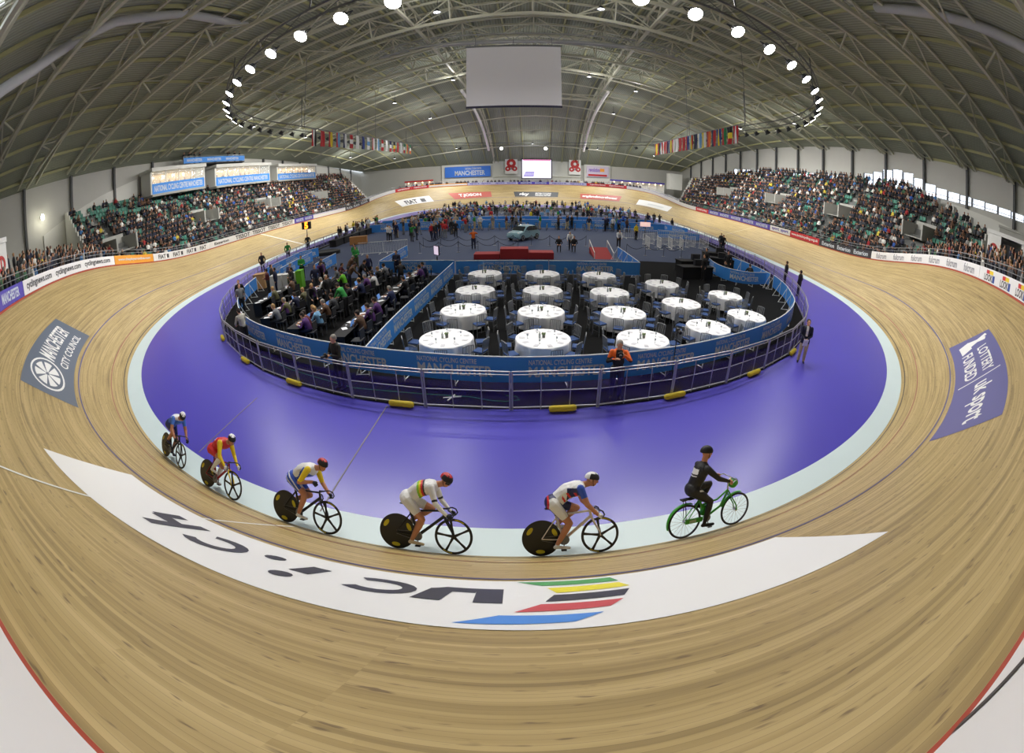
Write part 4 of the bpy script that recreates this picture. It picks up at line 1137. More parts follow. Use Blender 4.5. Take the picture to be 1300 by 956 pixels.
rider(-1.50, 34, 'racing cyclist in white jersey with rainbow bands and red helmet', 'black track bicycle under the rider in white',
      [GW, GW, HAIRM, M('shoe_cream', (205, 190, 160), .5), LK, SKIN2, SKIN2, GW, GW, GW, GW, GW, M('band_green', (130, 200, 40), .5), LY, LK, LR], CARB, None, (M('helmet_red', (190, 44, 48), .3), LK, M('visor', (40, 40, 44), .2)), crank=-80, hy=-.55, hp=.55, paint=paint_white)
def paint_gb(Cn, reg, tt, bi):
    reg = reg.copy(); t = (reg == TOP); y = np.abs(Cn[:, 1]); x, z = Cn[:, 0], Cn[:, 2]
    reg[t & (y > .08) & (x > .42) & (z < 1.24)] = 12; reg[t & (y > .08) & (x > .34) & (z < 1.16) & (np.mod(x*8+z*5, 1) < .35)] = 13
    reg[t & (x < .20)] = 12
    s_ = (reg == TRO); reg[s_ & (y > .13)] = 11; reg[s_ & (x < .12)] = 13; reg[s_ & (x < .09)] = 12
    return reg
rider(1.04, 33, 'racing cyclist in white, red and navy kit with white helmet behind the pacer', 'white track bicycle behind the green pacing machine',
      [GW, LN, HAIRM, GW, GW, SKIN2, SKIN2, LB, SKIN2, SKIN2, GW, LN, LR], M('frame_white', (226, 216, 206), .35), None, (GW, LK, None), crank=-95, hy=-.2, hp=.2, paint=paint_gb)

# ------------------------------------------------------------------ pacing machine and its rider
GRN = M('pacer_green', (58, 160, 40), .35)
mt = track_frame(3.68, 22)
t = thing('pacing_motorbike', 'green motor pacing bicycle with rear mudguard, leading the line', 'pacing bicycle', mat=mt)
def wire_wheel(r, x, name):
    mb = MB(); mb.tube([(x+(r-.03)*math.cos(q), 0, r+(r-.03)*math.sin(q)) for q in np.linspace(0, 2*math.pi, 44, endpoint=False)], .012, 8, closed=True)
    mb.cyl((x, -.045, r), (x, .045, r), .03, n=14)
    for i in range(20): q = 2*math.pi*i/20; mb.cyl((x, (-1)**i*.03, r), (x+(r-.03)*math.cos(q+.1), 0, r+(r-.03)*math.sin(q+.1)), .0025, n=4)
    o = mb.build(name, CHR, t, True)
    m = MB(); m.tube([(x+(r-.02)*math.cos(q), 0, r+(r-.02)*math.sin(q)) for q in np.linspace(0, 2*math.pi, 44, endpoint=False)], .022, 8, closed=True); m.build('tyre', TYRE, o, True)
r = .345; wb = 1.16
wire_wheel(r, 0, 'rear_wheel'); wire_wheel(r, wb, 'front_wheel')
mb = MB(); n = 18
for x, t0, t1 in ((0, 70, 195), (wb, 75, 160)):
    V = []
    for j in range(n+1):
        q = R(t0+(t1-t0)*j/n)
        for y in (-.04, 0, .04): rr = r+.035-abs(y)*.3; V.append((x+rr*math.cos(q), y, r+rr*math.sin(q)))
    mb.add(V, [(j*3+k, j*3+k+1, j*3+4+k, j*3+3+k) for j in range(n) for k in range(2)])
o = mb.build('mudguard', GRN, t, True); o.modifiers.new('s', 'SOLIDIFY').thickness = .004
mb = MB()
mb.tube([(.46, 0, .34), (.34, 0, .60), (.27, 0, .82)], .022, 10); mb.tube([(.46, 0, .34), (.78, 0, .50), (.93, 0, .78)], .022, 10); mb.tube([(.33, 0, .62), (.7, 0, .66), (.92, 0, .80)], .018, 10)
for sd in (-1, 1):
    mb.tube([(0, sd*.07, r), (.25, sd*.06, .33), (.46, sd*.03, .34)], .013, 8); mb.tube([(0, sd*.07, r), (.2, sd*.04, .62), (.30, sd*.01, .74)], .010, 8)
mb.build('frame', GRN, t, True)
mb = MB()
for sd in (-1, 1): mb.tube([(.93, sd*.02, .80), (.96, sd*.055, .72), (wb-.02, sd*.055, .45), (wb, sd*.055, r)], .014, 8)
mb.build('fork', GRN, t, True)
mb = MB(); mb.box((.42, 0, .50), (.13, .10, .20), (0, .3, 0)); mb.build('motor_cover', GRN, t)
mb = MB(); mb.box((.16, -.075, .36), (.36, .02, .085), (0, .04, 0)); mb.build('chain_guard', GRN, t)
mb = MB(); mb.box((.13, -.088, .36), (.14, .006, .06)); mb.build('chain_guard_badge', M('badge_pale', (170, 190, 150), .5), t)
mb = MB(); mb.add(*saddle_vf((.22, 0, .90))); mb.tube([(.27, 0, .80), (.25, 0, .885)], .014, 8); mb.build('saddle', BLACK, t, 60)
mb = MB(); mb.box((.02, 0, .80), (.26, .10, .02)); mb.bar((0, -.05, .40), (-.04, -.05, .79), .01); mb.bar((0, .05, .40), (-.04, .05, .79), .01); mb.build('rear_rack', BLACK, t)
mb = MB(); mb.tube([(.93, 0, .80), (.92, 0, 1.0), (.98, 0, 1.03)], .016, 8); mb.tube([(.84, -.27, 1.04), (.95, -.22, 1.06), (.99, 0, 1.04), (.95, .22, 1.06), (.84, .27, 1.04)], .013, 8); mb.build('handlebar', CHR, t, True)
mb = MB(); mb.ball((1.04, 0, .92), (.095, .105, .10), 14, 10); mb.build('headlight', GRN, t, True)
mb = MB(); mb.lathe([(.001, .0), (.07, .0), (.075, -.012)], (1.125, 0, .93), 16, Euler((0, R(80), 0))); mb.build('lamp_glass', CHR, t)
mb = MB()
for sd, q in ((-1, 1), (1, -1)): mb.bar((.46, sd*.07, .34), (.46+q*.02, sd*.085, .34-q*.15), .014, .028, up=(0, 1, 0)); mb.box((.46+q*.02, sd*.13, .34-q*.15), (.09, .08, .02))
mb.lathe([(.02, -.004), (.08, -.004), (.08, .004), (.02, .004)], (.46, -.055, .34), 24, Euler((R(90), 0, 0))); mb.build('crankset', GREY, t, 50)
t2 = thing('pacer_rider', 'pacer in black tracksuit and black helmet sitting upright on the green machine', 'person', mat=mt)
sv = BB_; BB_ = (.46, .34)
P, hd = rider_parts(-80, -.15, .1, 0, [(.84, -.25, 1.05), (.84, .25, 1.05)], upright=True)
BB_ = sv
def paint_p(Cn, reg, tt, bi):
    reg = reg.copy(); x, y, z = Cn.T
    reg[(reg == TOP) & (((x-.20)**2+(y*.7)**2) < .0) ] = 11
    b = (reg == TOP) & (x < .26) & (np.abs(y) < .10); reg[b & (z > 1.28) & (z < 1.37)] = 11; reg[b & (z > 1.235) & (z < 1.255)] = 11
    reg[(reg == TRO) & (np.abs(y) > .13) & (np.abs(z-1.0+.25*(x-.12)) < .014) & (x > .17)] = 11
    return reg
me = grown_mesh('body', P, .0085, [SKIN2, LK, LK, HAIRM, BLACK, SKIN2, LK, LK, LK, LK, LK, GW], paint=paint_p)
link('body', me, t2); helmet(t2, hd, .1, -.15, LK, BLACK, None); eyes_at('eye', t2, hd, .1, -.15)
# ------------------------------------------------------------------ fences on the infield
def resample(P, step):
    P = [Vector((p[0], p[1])) for p in P]; d = [0]
    for a, b in zip(P, P[1:]): d.append(d[-1]+(b-a).length)
    n = max(1, round(d[-1]/step)); out = []
    for i in range(n+1):
        t = d[-1]*i/n; k = 0
        while k < len(d)-2 and d[k+1] < t: k += 1
        u = (t-d[k])/max(1e-6, d[k+1]-d[k]); out.append(P[k].lerp(P[k+1], u))
    return out
def smooth_path(P, it=2):
    P = [Vector((p[0], p[1])) for p in P]
    for _ in range(it):
        Q = [P[0]]
        for a, b in zip(P, P[1:]): Q += [a.lerp(b, .25), a.lerp(b, .75)]
        Q.append(P[-1]); P = Q
    return P
STL = M('galvanised_rail', (170, 172, 178), .35, .5)
MESH = M('violet_net', (70, 52, 150), .6, alpha=.38)
PAD = M('yellow_pad', (214, 192, 40), .55)
A_PATH = [(-20.8, 62), (-21.3, 50), (-21.3, 40), (-20.4, 32), (-19.0, 26), (-17.8, 22.3), (-16.1, 18.8), (-14.9, 16.9), (-13.4, 15.1), (-12.2, 14.1), (-10.2, 12.7), (-8.6, 11.8), (-7, 11.1), (-5, 10.4), (-3, 10.0), (-.5, 9.8), (2.1, 9.85), (4.2, 10.2), (6.6, 10.9), (8.9, 11.9), (11.4, 13.3), (13.7, 15.3), (15.4, 17.5), (16.9, 20.0), (18.4, 23.4), (19.5, 27), (20.3, 31), (21, 37), (21.6, 44), (21.8, 52), (21.6, 62), (20.4, 72)]
AP = smooth_path(A_PATH)
def rail_panel(a, b):
    t = thing('barrier_panel', 'steel railed barrier panel with violet netting around the infield', 'barrier', (a.x, a.y, 0), group='railed barrier panels around the infield')
    v = b-a; L = v.length; d = Vector((v.x/L, v.y/L, 0)); e = Vector((0, 0, 0))
    P = lambda u, z: e+d*u+Vector((0, 0, z))
    g = .03
    m = MB(); m.tube([P(g, 1.14), P(L-g, 1.14)], .024, 8); m.build('top_rail', STL, t, True)
    m = MB(); m.tube([P(g, 1.05), P(L-g, 1.05)], .016, 8); m.build('second_rail', STL, t, True)
    m = MB(); m.tube([P(g, .58), P(L-g, .58)], .014, 8); m.build('middle_rail', STL, t, True)
    m = MB(); m.tube([P(g, .08), P(L-g, .08)], .022, 8); m.build('bottom_rail', STL, t, True)
    for u in (g, L-g): m = MB(); m.tube([P(u, .0), P(u, 1.14)], .024, 8); m.build('post', STL, t, True)
    for k in (1, 2): m = MB(); m.tube([P(L*k/3, .0), P(L*k/3, 1.05)], .014, 8); m.build('upright', STL, t, True)
    m = MB(); m.add([P(g, .08), P(L-g, .08), P(L-g, .84), P(g, .84)], [(0, 1, 2, 3)]); m.build('netting', MESH, t)
pts = resample(AP, 2.35)
for a, b in zip(pts, pts[1:]): rail_panel(a, b)
for x, y in [(-13.3, 14.9), (-10.2, 12.55), (-6.7, 10.85), (-2.6, 9.78), (1.6, 9.66), (5.2, 10.25), (8.7, 11.6), (11.9, 13.5)]:
    i = min(range(len(AP)-1), key=lambda k: (AP[k]-Vector((x, y))).length); dv = (AP[i+1]-AP[i]).normalized(); n = Vector((dv.y, -dv.x)); p = AP[i]+n*.10
    m = MB(); m.lathe([(.001, -.38), (.07, -.36), (.09, -.3), (.09, .3), (.07, .36), (.001, .38)], (p.x, p.y, .09), 14, Matrix.Rotation(math.atan2(dv.y, dv.x), 3, 'Z') @ Matrix.Rotation(R(90), 3, 'Y'))
    tag(m.build('foot_pad', PAD, None, 50), 'yellow padded block at the foot of the curved steel barrier', 'pad', 'yellow pads along the curved barrier')
TOPW = M('banner_hem_white', (232, 236, 240), .5)
def banner(path, label, z0=.22, z1=1.02, side=1, word=2.55, off=0.0, legs=True, small=True, group=None, wmat=None, base=BLUEB, txt=True):
    "cloth banner on a frame; lettering on the side where the path reads left to right"
    P = smooth_path(path, 2) if len(path) > 2 else [Vector(path[0]), Vector(path[1])]
    d = [0]
    for a, b in zip(P, P[1:]): d.append(d[-1]+(b-a).length)
    L = d[-1]
    def at(u, z, o=0.0):
        u = max(0, min(L, u)); k = 0
        while k < len(d)-2 and d[k+1] < u: k += 1
        a, b = P[k], P[k+1]; q = a.lerp(b, (u-d[k])/max(1e-6, d[k+1]-d[k])); v = (b-a).normalized(); n = Vector((v.y, -v.x))
        return Vector((q.x+n.x*o, q.y+n.y*o, z))
    t = thing('banner_fence', label, 'banner fence', (0, 0, 0), group=group)
    n = max(1, int(L/.5)); m = MB()
    for i in range(n+1):
        u = L*i/n; m.v += [tuple(at(u, z0, .012)), tuple(at(u, z1, .012)), tuple(at(u, z1, -.012)), tuple(at(u, z0, -.012))]
    for i in range(n):
        k = 4*i
        for f in ((0, 1, 5, 4), (1, 2, 6, 5), (2, 3, 7, 6), (3, 0, 4, 7)): m.f.append(tuple(k+q for q in f)); m.m.append(0)
    m.f += [(0, 3, 2, 1), (4*n, 4*n+1, 4*n+2, 4*n+3)]; m.m += [0, 0]
    m.build('cloth', base, t)
    m = MB(); m.tube([at(L*i/n, z1+.012) for i in range(n+1)], .022, 6); m.build('top_hem', TOPW, t, True)
    if txt:
        k = max(1, int((L-.2)/word)); w_ = L/k; tw = min(w_*.86, 2.3)
        for i in range(k):
            u0 = w_*i+(w_-tw)/2; f = lambda u, v: tuple(at(u, v, .02))
            H = z1-z0; m = MB()
            put_text(m, 'NATIONAL CYCLING CENTRE', f, u0, u0+tw*.80, z0+H*.70, z0+H*.90, .015, (.4, 0))
            put_text(m, 'MANCHESTER', f, u0, u0+tw, z0+H*.22, z0+H*.64, .03, (.4, 0))
            m.build('lettering', LETTER, t)
    if legs:
        k = max(1, int(L/1.3))
        for i in range(k+1):
            u = min(L, L*i/k); m = MB(); m.bar(at(u, z1-.1, -.02), at(u, .0, -.5), .028); m.bar(at(u, .05, -.02), at(u, .03, -.5), .022); m.bar(at(u, z1, -.02), at(u, 0, -.02), .026); m.build('stay', WHITE, t)
    return t
front = [(-17.2, 23.8), (-16.3, 21.0), (-14.7, 18.3), (-13.2, 16.5), (-11.8, 15.2), (-10.4, 14.2), (-9, 13.45), (-7.6, 12.8), (-6.1, 12.2), (-4.3, 11.7), (-2.9, 11.4), (-.5, 11.02), (1.7, 11.02), (4.2, 11.4), (6.7, 12.2), (9, 13.3), (11.2, 14.6), (13, 16), (14.8, 17.9), (15.7, 19.6), (16.7, 21.6), (17.4, 24.2)]
FP = smooth_path(front, 2); fp = resample(FP, 3.25); names = ['left end beside the brown boxes', 'left, behind the steel barrier bend', 'left, beside the man in the grey jacket', 'left of the press tables', 'below the nearest press tables', 'where the diagonal banner meets it', 'below the front left round table', 'below the middle of the round tables', 'behind the photographer in orange', 'right of the photographer in orange', 'below the right round tables', 'right of the last round table', 'right side of the curve', 'right end of the curve', 'far right end']
# each length of the curved run is its own fence
step_i = 3
for i in range(0, len(fp)-1):
    seg = [fp[i], fp[i].lerp(fp[i+1], .5)+ (Vector((0, 0))), fp[i+1]]
    # follow the true curve
    q0 = min(range(len(FP)), key=lambda k: (FP[k]-fp[i]).length); q1 = min(range(len(FP)), key=lambda k: (FP[k]-fp[i+1]).length)
    seg = [fp[i]]+[FP[k] for k in range(q0+1, q1)]+[fp[i+1]]
    nm = names[int(i*len(names)/(len(fp)-1))] if len(fp)-1 > len(names) else names[i]
    banner([tuple(p) for p in seg], 'blue Manchester banner length of the curved front run, number %s' % '' if False else 'blue banner length in the curved front run, '+nm, word=3.2, group='curved front run of blue banners')
banner([(17.35, 24.6), (17.5, 27), (17.0, 30.2)], 'blue banner at the right, running away towards the track', word=2.6)
banner([(14.6, 29.8), (13.9, 27.0), (14.2, 25.2), (15.3, 24.4), (17.2, 24.9)], 'short curled blue banner at the right beside the black desks', word=2.6)
banner([(-4.25, 11.75), (-4.2, 14.8), (-3.9, 18.9), (-3.55, 25.0)], 'long blue banner dividing the press tables from the round tables', word=2.5)
banner([(-3.45, 25.55), (2.2, 25.5)], 'blue banner behind the round tables, left half', word=2.8, legs=False)
banner([(2.25, 25.5), (8.0, 25.6)], 'blue banner behind the round tables, right half', word=2.8, legs=False)
banner([(-8.7, 26.4), (-3.6, 25.8)], 'blue banner behind the press area next to the corner monitor', word=2.6, legs=False)
banner([(-8.8, 26.6), (-8.6, 33.0)], 'blue banner running back from the press area corner', word=2.6)
banner([(8.0, 25.8), (7.9, 31.8)], 'blue banner running back beside the podium ramp', word=2.6)
banner([(-18.4, 27.0), (-18.9, 33.2)], 'blue banner on the left beside the track, near the marshals', word=2.6)
banner([(-16.6, 26.2), (-17.4, 33.0)], 'second blue banner on the left behind the white boxes', word=2.6)
banner([(-13.9, 26.9), (-14.2, 31.2)], 'short blue banner behind the standing group in the press area', word=2.6)
banner([(-19.4, 32.8), (-18.0, 35.4)], 'short blue banner near the round black mat on the left', word=2.4)
for i in range(7):
    banner([(-19+5.4*i, 52.4), (-13.7+5.4*i, 52.4)], 'blue banner in the row in front of the riders enclosure', z0=.1, z1=1.1, word=2.6, legs=False, group='blue banners in front of the riders enclosure')
for i in range(7):
    banner([(-19+5.4*i, 57.6), (-13.7+5.4*i, 57.6)], 'blue banner in the second row inside the riders enclosure', z0=.1, z1=1.1, word=2.6, legs=False, group='blue banners inside the riders enclosure')
for x0, y0, x1, y1, nm in ((18.3, 55.9, 21, 50, 'near the right bend'), (15.7, 46.0, 20.6, 45.2, 'behind the white crowd barriers')):
    banner([(x0, y0), (x1, y1)], 'blue banner '+nm+' at the edge of the carpet', word=2.6, legs=False)

# ------------------------------------------------------------------ round tables
CLOTH = M('white_tablecloth', (244, 244, 246), .7)
def cloth_mesh():
    m = MB()
    fold = lambda t, j: 0 if j < 5 else (.045*(j-4)/3)*math.sin(9*t)+.02*math.sin(17*t+1)
    m.lathe([(.001, .752), (.4, .752), (.8, .752), (.90, .750), (.915, .742), (.93, .70), (.93, .50), (.94, .32), (.95, .16)], n=54, fold=fold)
    m.f = m.f[:-1]; m.m = m.m[:-1]
    return m.mesh('tablecloth', CLOTH, 60)
tm = MB(); tm.lathe([(.001, .715), (.90, .715), (.91, .722), (.91, .738), (.90, .745), (.001, .745)], n=40); TMESH = tm.mesh('tabletop', M('table_ply', (150, 120, 84), .6), 40)
lm_ = MB(); lm_.tube([(0, 0, 0), (0, 0, .715)], .02, 8); LEGM = lm_.mesh('leg', GREY)
CLM = cloth_mesh()
pm = MB(); pm.lathe([(.001, 0), (.045, 0), (.055, .09), (.05, .09), (.001, .08)], n=12); POTM = pm.mesh('pot', M('pot_grey', (120, 118, 112), .6), 40)
pm = MB()
for i in range(16):
    t = i*2.4; r_ = .02+.045*((i*37) % 10)/10; pm.ball((r_*math.cos(t), r_*math.sin(t), .12+.04*((i*13) % 7)/7), .024, 6, 5)
FLM = pm.mesh('foliage', M('posy_green', (110, 128, 84), .8), True)
gm = MB(); gm.lathe([(.001, 0), (.030, .0), (.005, .008), (.005, .07), (.03, .10), (.034, .15), (.030, .15), (.001, .09)], n=10); GLM = gm.mesh('wine_glass', M('glass_clear', (200, 208, 214), .08, alpha=.55), 60)
bm_ = MB(); bm_.lathe([(.001, 0), (.035, 0), (.036, .14), (.014, .19), (.013, .23), (.001, .23)], n=10); BOM = bm_.mesh('bottle', M('bottle_clear', (150, 160, 160), .1, alpha=.7), 50)
nm_ = MB(); nm_.box((0, 0, .004), (.20, .14, .006)); nm_.box((0, 0, .009), (.10, .12, .004)); NAM = nm_.mesh('napkin', M('napkin_white', (214, 214, 220), .8))
CH_ST = M('chair_silver', (134, 136, 138), .45, .3); CH_PAD = M('chair_pad_blue', (44, 72, 122), .8)
def chair_meshes():
    r = {}
    m = MB(); m.box((0, 0, .44), (.40, .40, .025)); r['seat'] = m.mesh('seat', CH_ST)
    m = MB(); m.box((0, 0, .47), (.38, .38, .045)); r['cushion'] = m.mesh('cushion', CH_PAD)
    m = MB()
    for y in (-.185, .185): m.tube([(-.19, y, .44), (-.215, y, .66), (-.25, y, .92)], .015, 6)
    m.tube([(-.25, -.185, .92), (-.258, 0, .94), (-.25, .185, .92)], .017, 6); m.bar((-.205, -.185, .56), (-.205, .185, .56), .02)
    for y in (-.11, -.055, 0, .055, .11): m.bar((-.205, y, .56), (-.25, y, .92), .018)
    r['backrest'] = m.mesh('backrest', CH_ST)
    for k, (x, y) in enumerate(((.18, .18), (.18, -.18), (-.19, .185), (-.19, -.185))):
        m = MB(); m.tube([(x, y, .44), (x*1.06, y*1.03, 0)], .014, 6); r['leg%d' % k] = m.mesh('leg', CH_ST)
    m = MB(); m.bar((.18, -.18, .2), (.18, .18, .2), .012); m.bar((-.19, -.18, .2), (-.19, .18, .2), .012); r['stretcher'] = m.mesh('stretcher', CH_ST)
    return r
CHM = chair_meshes()
def join_meshes(name, meshes):
    V = []; F = []; MI = []; mats = []
    for me in meshes:
        k = len(V); V += [tuple(v.co) for v in me.vertices]
        mt = me.materials[0]
        if mt not in mats: mats.append(mt)
        for p in me.polygons: F.append(tuple(i+k for i in p.vertices)); MI.append(mats.index(mt))
    me = bpy.data.meshes.new(name); me.from_pydata(V, [], F)
    for m in mats: me.materials.append(m)
    me.polygons.foreach_set('material_index', MI); me.update(); return me
CHAIR1 = join_meshes('chair', [CHM[k] for k in CHM])
TABS = [(-1.9, 13.2, 'front row, left'), (1.35, 13.2, 'front row, second from the diagonal banner'), (4.8, 13.2, 'front row, beside the photographer'), (-1.75, 16.4, 'second row, left'), (1.4, 16.2, 'second row, middle'), (4.75, 16.1, 'second row, third from the diagonal banner'),
        (-1.6, 19.6, 'third row, left'), (1.6, 19.5, 'third row, middle'), (4.8, 19.3, 'third row, third from the diagonal banner'), (-1.45, 23.2, 'back row, left, against the blue banner'), (1.75, 23.1, 'back row, middle, against the blue banner'), (4.9, 22.9, 'back row, third, against the blue banner'),
        (7.9, 14.5, 'front of the right hand group'), (10.6, 16.1, 'closest to the curved banner on the right'), (7.9, 17.7, 'middle of the right hand group'), (11.1, 19.4, 'far right of the right hand group'), (8.1, 21.3, 'back of the right hand group')]
rng = random.Random(3)
for ti, (x, y, nm) in enumerate(TABS):
    t = thing('round_table', 'round folding table under a white cloth, '+nm, 'table', (x, y, .012), 0, 'round banquet tables')
    link('tabletop', TMESH, t)
    for k in range(4):
        a = R(45+90*k); l = link('leg', LEGM, t); l.location = (.55*math.cos(a), .55*math.sin(a), 0)
    c = link('tablecloth', CLM); c.location = (x, y, .012); c.rotation_euler.z = rng.random()*6; tag(c, 'white cloth draped over the round table, '+nm, 'tablecloth', 'white tablecloths')
    z = .766
    p = thing('table_posy', 'small potted posy on the round table, '+nm, 'posy', (x+.02, y+.03, z), 0, 'posies on the round tables'); link('pot', POTM, p); link('foliage', FLM, p)
    b = link('bottle', BOM); b.location = (x-.12, y-.03, z); tag(b, 'clear bottle on the round table, '+nm, 'bottle', 'bottles on the round tables')
    n = 10; ph = rng.random()*.6
    for k in range(n):
        a = ph+2*math.pi*k/n
        q = link('napkin', NAM); q.location = (x+.70*math.cos(a), y+.70*math.sin(a), z); q.rotation_euler.z = a; tag(q, 'folded napkin laid on the round table, '+nm, 'napkin', 'napkins on the round table, '+nm)
        if y < 17 and k % 2 == 0:
            q = link('wine_glass', GLM); q.location = (x+.52*math.cos(a+.1), y+.52*math.sin(a+.1), z); tag(q, 'empty wine glass on the round table, '+nm, 'glass', 'wine glasses on the round table, '+nm)
        if rng.random() < .08: continue
        rr = 1.17+rng.random()*.1; a2 = a+rng.uniform(-.05, .05)
        cx, cy, rz = x+rr*math.cos(a2), y+rr*math.sin(a2), a2+math.pi+rng.uniform(-.15, .15)
        lab = 'silver chair with blue cushion, table in '+nm; gr = 'chairs at the round table, '+nm
        if y < 14.6:
            ch = thing('banquet_chair', lab, 'chair', (cx, cy, .012), rz, gr)
            for kk, mm in CHM.items(): link(kk if not kk.startswith('leg') else 'leg', mm, ch)
        else:
            ch = link('banquet_chair', CHAIR1); ch.location = (cx, cy, .012); ch.rotation_euler.z = rz; tag(ch, lab, 'chair', gr)

# ------------------------------------------------------------------ press tables
BLKC = M('black_cloth', (22, 22, 26), .8); PAPER = M('paper_white', (226, 228, 232), .7)
def desk_meshes():
    m = MB(); m.box((0, 0, .73), (.62, 1.8, .03)); a = m.mesh('desk_top', BLKC)
    m = MB(); m.box((-.29, 0, .37), (.02, 1.76, .70)); m.box((.0, -.89, .37), (.56, .02, .70)); m.box((0, .89, .37), (.56, .02, .70)); b = m.mesh('skirt', BLKC)
    return a, b
DKA, DKB = desk_meshes()
lp = MB(); lp.box((0, 0, .01), (.24, .34, .018)); LPB = lp.mesh('keyboard', DARK)
lp = MB(); lp.box((-.15, 0, .12), (.012, .34, .22), (0, -.25, 0)); LPS = lp.mesh('screen', M('screen_blue', (90, 130, 190), .3, emit=.6))
pp = MB(); pp.box((0, 0, .004), (.30, .21, .006)); PPM = pp.mesh('paper', PAPER)
pc = MB(); pc.box((0, 0, .45), (.42, .42, .05)); pc.box((-.21, 0, .72), (.04, .40, .36)); PCS = pc.mesh('seat', DARK)
pc = MB()
for sx in (-.17, .17):
    for sy in (-.17, .17): pc.bar((sx, sy, .43), (sx, sy, 0), .025)
PCL = pc.mesh('leg_frame', GREY)
ROWS = [(-10.9, 15.6, 4, 'left row'), (-8.5, 14.2, 3, 'second row'), (-8.15, 19.9, 3, 'second row, far part'), (-6.0, 13.3, 3, 'row beside the diagonal banner'), (-5.7, 19.0, 3, 'row beside the diagonal banner, far part'), (-13.2, 18.2, 2, 'row beside the curved banner')]
DESKS = []
for x, y, n, nm in ROWS:
    for k in range(n):
        yy = y+.9+1.85*k; DESKS.append((x+.08*k, yy, nm))
        pos = ('first', 'second', 'third', 'fourth')[k]
        t = thing('press_desk', 'black clothed press desk, %s in the %s' % (pos, nm), 'desk', (x+.08*k, yy, .012), 0, 'black press desks'); link('desk_top', DKA, t); link('skirt', DKB, t)
        for j in range(5):
            if rng.random() < .75:
                q = link('paper_sheet', PPM); q.location = (x+.08*k+rng.uniform(-.12, .15), yy-.75+.36*j, .762); q.rotation_euler.z = rng.uniform(-1, 1); tag(q, 'loose white sheets, %s press desk of the %s' % (pos, nm), 'papers', 'papers on the press desks, '+nm)
        if rng.random() < .8:
            q = thing('laptop', 'open laptop, %s press desk of the %s' % (pos, nm), 'laptop', (x+.08*k, yy+.3, .758), 0 if rng.random() < .5 else math.pi, 'laptops on the press desks'); link('keyboard', LPB, q); link('screen', LPS, q)
        for dy in (-.45, .45):
            c = thing('office_chair', 'black chair at the %s press desk of the %s' % (pos, nm), 'chair', (x+.08*k+.62, yy+dy, .012), math.pi+rng.uniform(-.3, .3), 'black chairs at the press desks, '+nm); link('seat', PCS, c); link('leg_frame', PCL, c)
# ------------------------------------------------------------------ people
def slots(n): return [M('person_slot_%d' % i, (120, 120, 120)) for i in range(n)]
S5 = slots(5)
def proto(name, parts, vox, dec): return grown_mesh(name, parts, vox, S5, dec)
PR = {
 'idle': proto('person_idle', stand_parts(), .028, .5),
 'step': proto('person_step', stand_parts(step=.16, heady=.3), .028, .5),
 'cam': proto('person_cam', stand_parts(armL=(.30, .09, 1.55), armR=(.30, -.09, 1.55), headp=.1), .028, .5),
 'lean': proto('person_lean', stand_parts(lean=.55, armL=(.62, .16, .86), armR=(.62, -.16, .86), headp=.4), .028, .5),
 'arms': proto('person_arms', stand_parts(armL=(.26, .02, 1.15), armR=(.26, -.02, 1.15), headp=.2, heady=-.3), .028, .5),
 'sit': proto('person_sit', sit_parts(lean=.12), .03, .5),
 'desk': proto('person_desk', sit_parts(lean=.35, armL=(.48, .12, .80), armR=(.48, -.12, .80), headp=.3), .028, .5),
 'crowd': grown_mesh('spectator', sit_parts(lean=.08), .045, S5, .42),
 'crowd2': grown_mesh('spectator_b', sit_parts(lean=.4, headp=.1, armL=(.40, .08, .62), armR=(.40, -.08, .62)), .045, S5, .42),
 'crowd3': grown_mesh('spectator_c', sit_parts(lean=-.05, heady=.6, armL=(.25, .3, .6)), .045, S5, .42),
 'crowds': grown_mesh('spectator_s', stand_parts(), .045, S5, .42),
}
WORD = {}
def nm_col(c):
    table = {'black': (22, 22, 26), 'dark blue': (30, 40, 80), 'navy': (24, 30, 60), 'grey': (120, 122, 126), 'white': (226, 226, 226), 'red': (180, 34, 38), 'green': (40, 140, 60), 'light blue': (110, 160, 200), 'brown': (90, 64, 46), 'orange': (232, 110, 30), 'yellow': (228, 204, 40), 'maroon': (90, 30, 38), 'beige': (190, 172, 140), 'dark grey': (60, 62, 66), 'blue': (44, 84, 180), 'purple': (84, 44, 110), 'lime': (110, 200, 40), 'olive': (92, 90, 60)}
    return table[c]
def person(kind, x, y, z, rz, top, tro, label, group=None, hair=None, skin=None, me=None, name='person'):
    me = me or PR[kind]
    o = link(name, me); o.location = (x, y, z); o.rotation_euler.z = rz
    mats = [skin or SKIN, C(*nm_col(top)), C(*nm_col(tro)), hair or HAIRM, SHOEM]
    for i, m in enumerate(mats): o.material_slots[i].link = 'OBJECT'; o.material_slots[i].material = m
    return tag(o, label, 'person', group)
ZI = .012
def face(x, y, tx_, ty_): return math.atan2(ty_-y, tx_-x)
# detailed near people
def near_person(label, parts, loc, rz, mats, name='person', voxel=.011, paint=None):
    t = thing(name, label, 'person', loc, rz)
    me = grown_mesh('body', parts, voxel, mats, paint=paint); link('body', me, t); return t
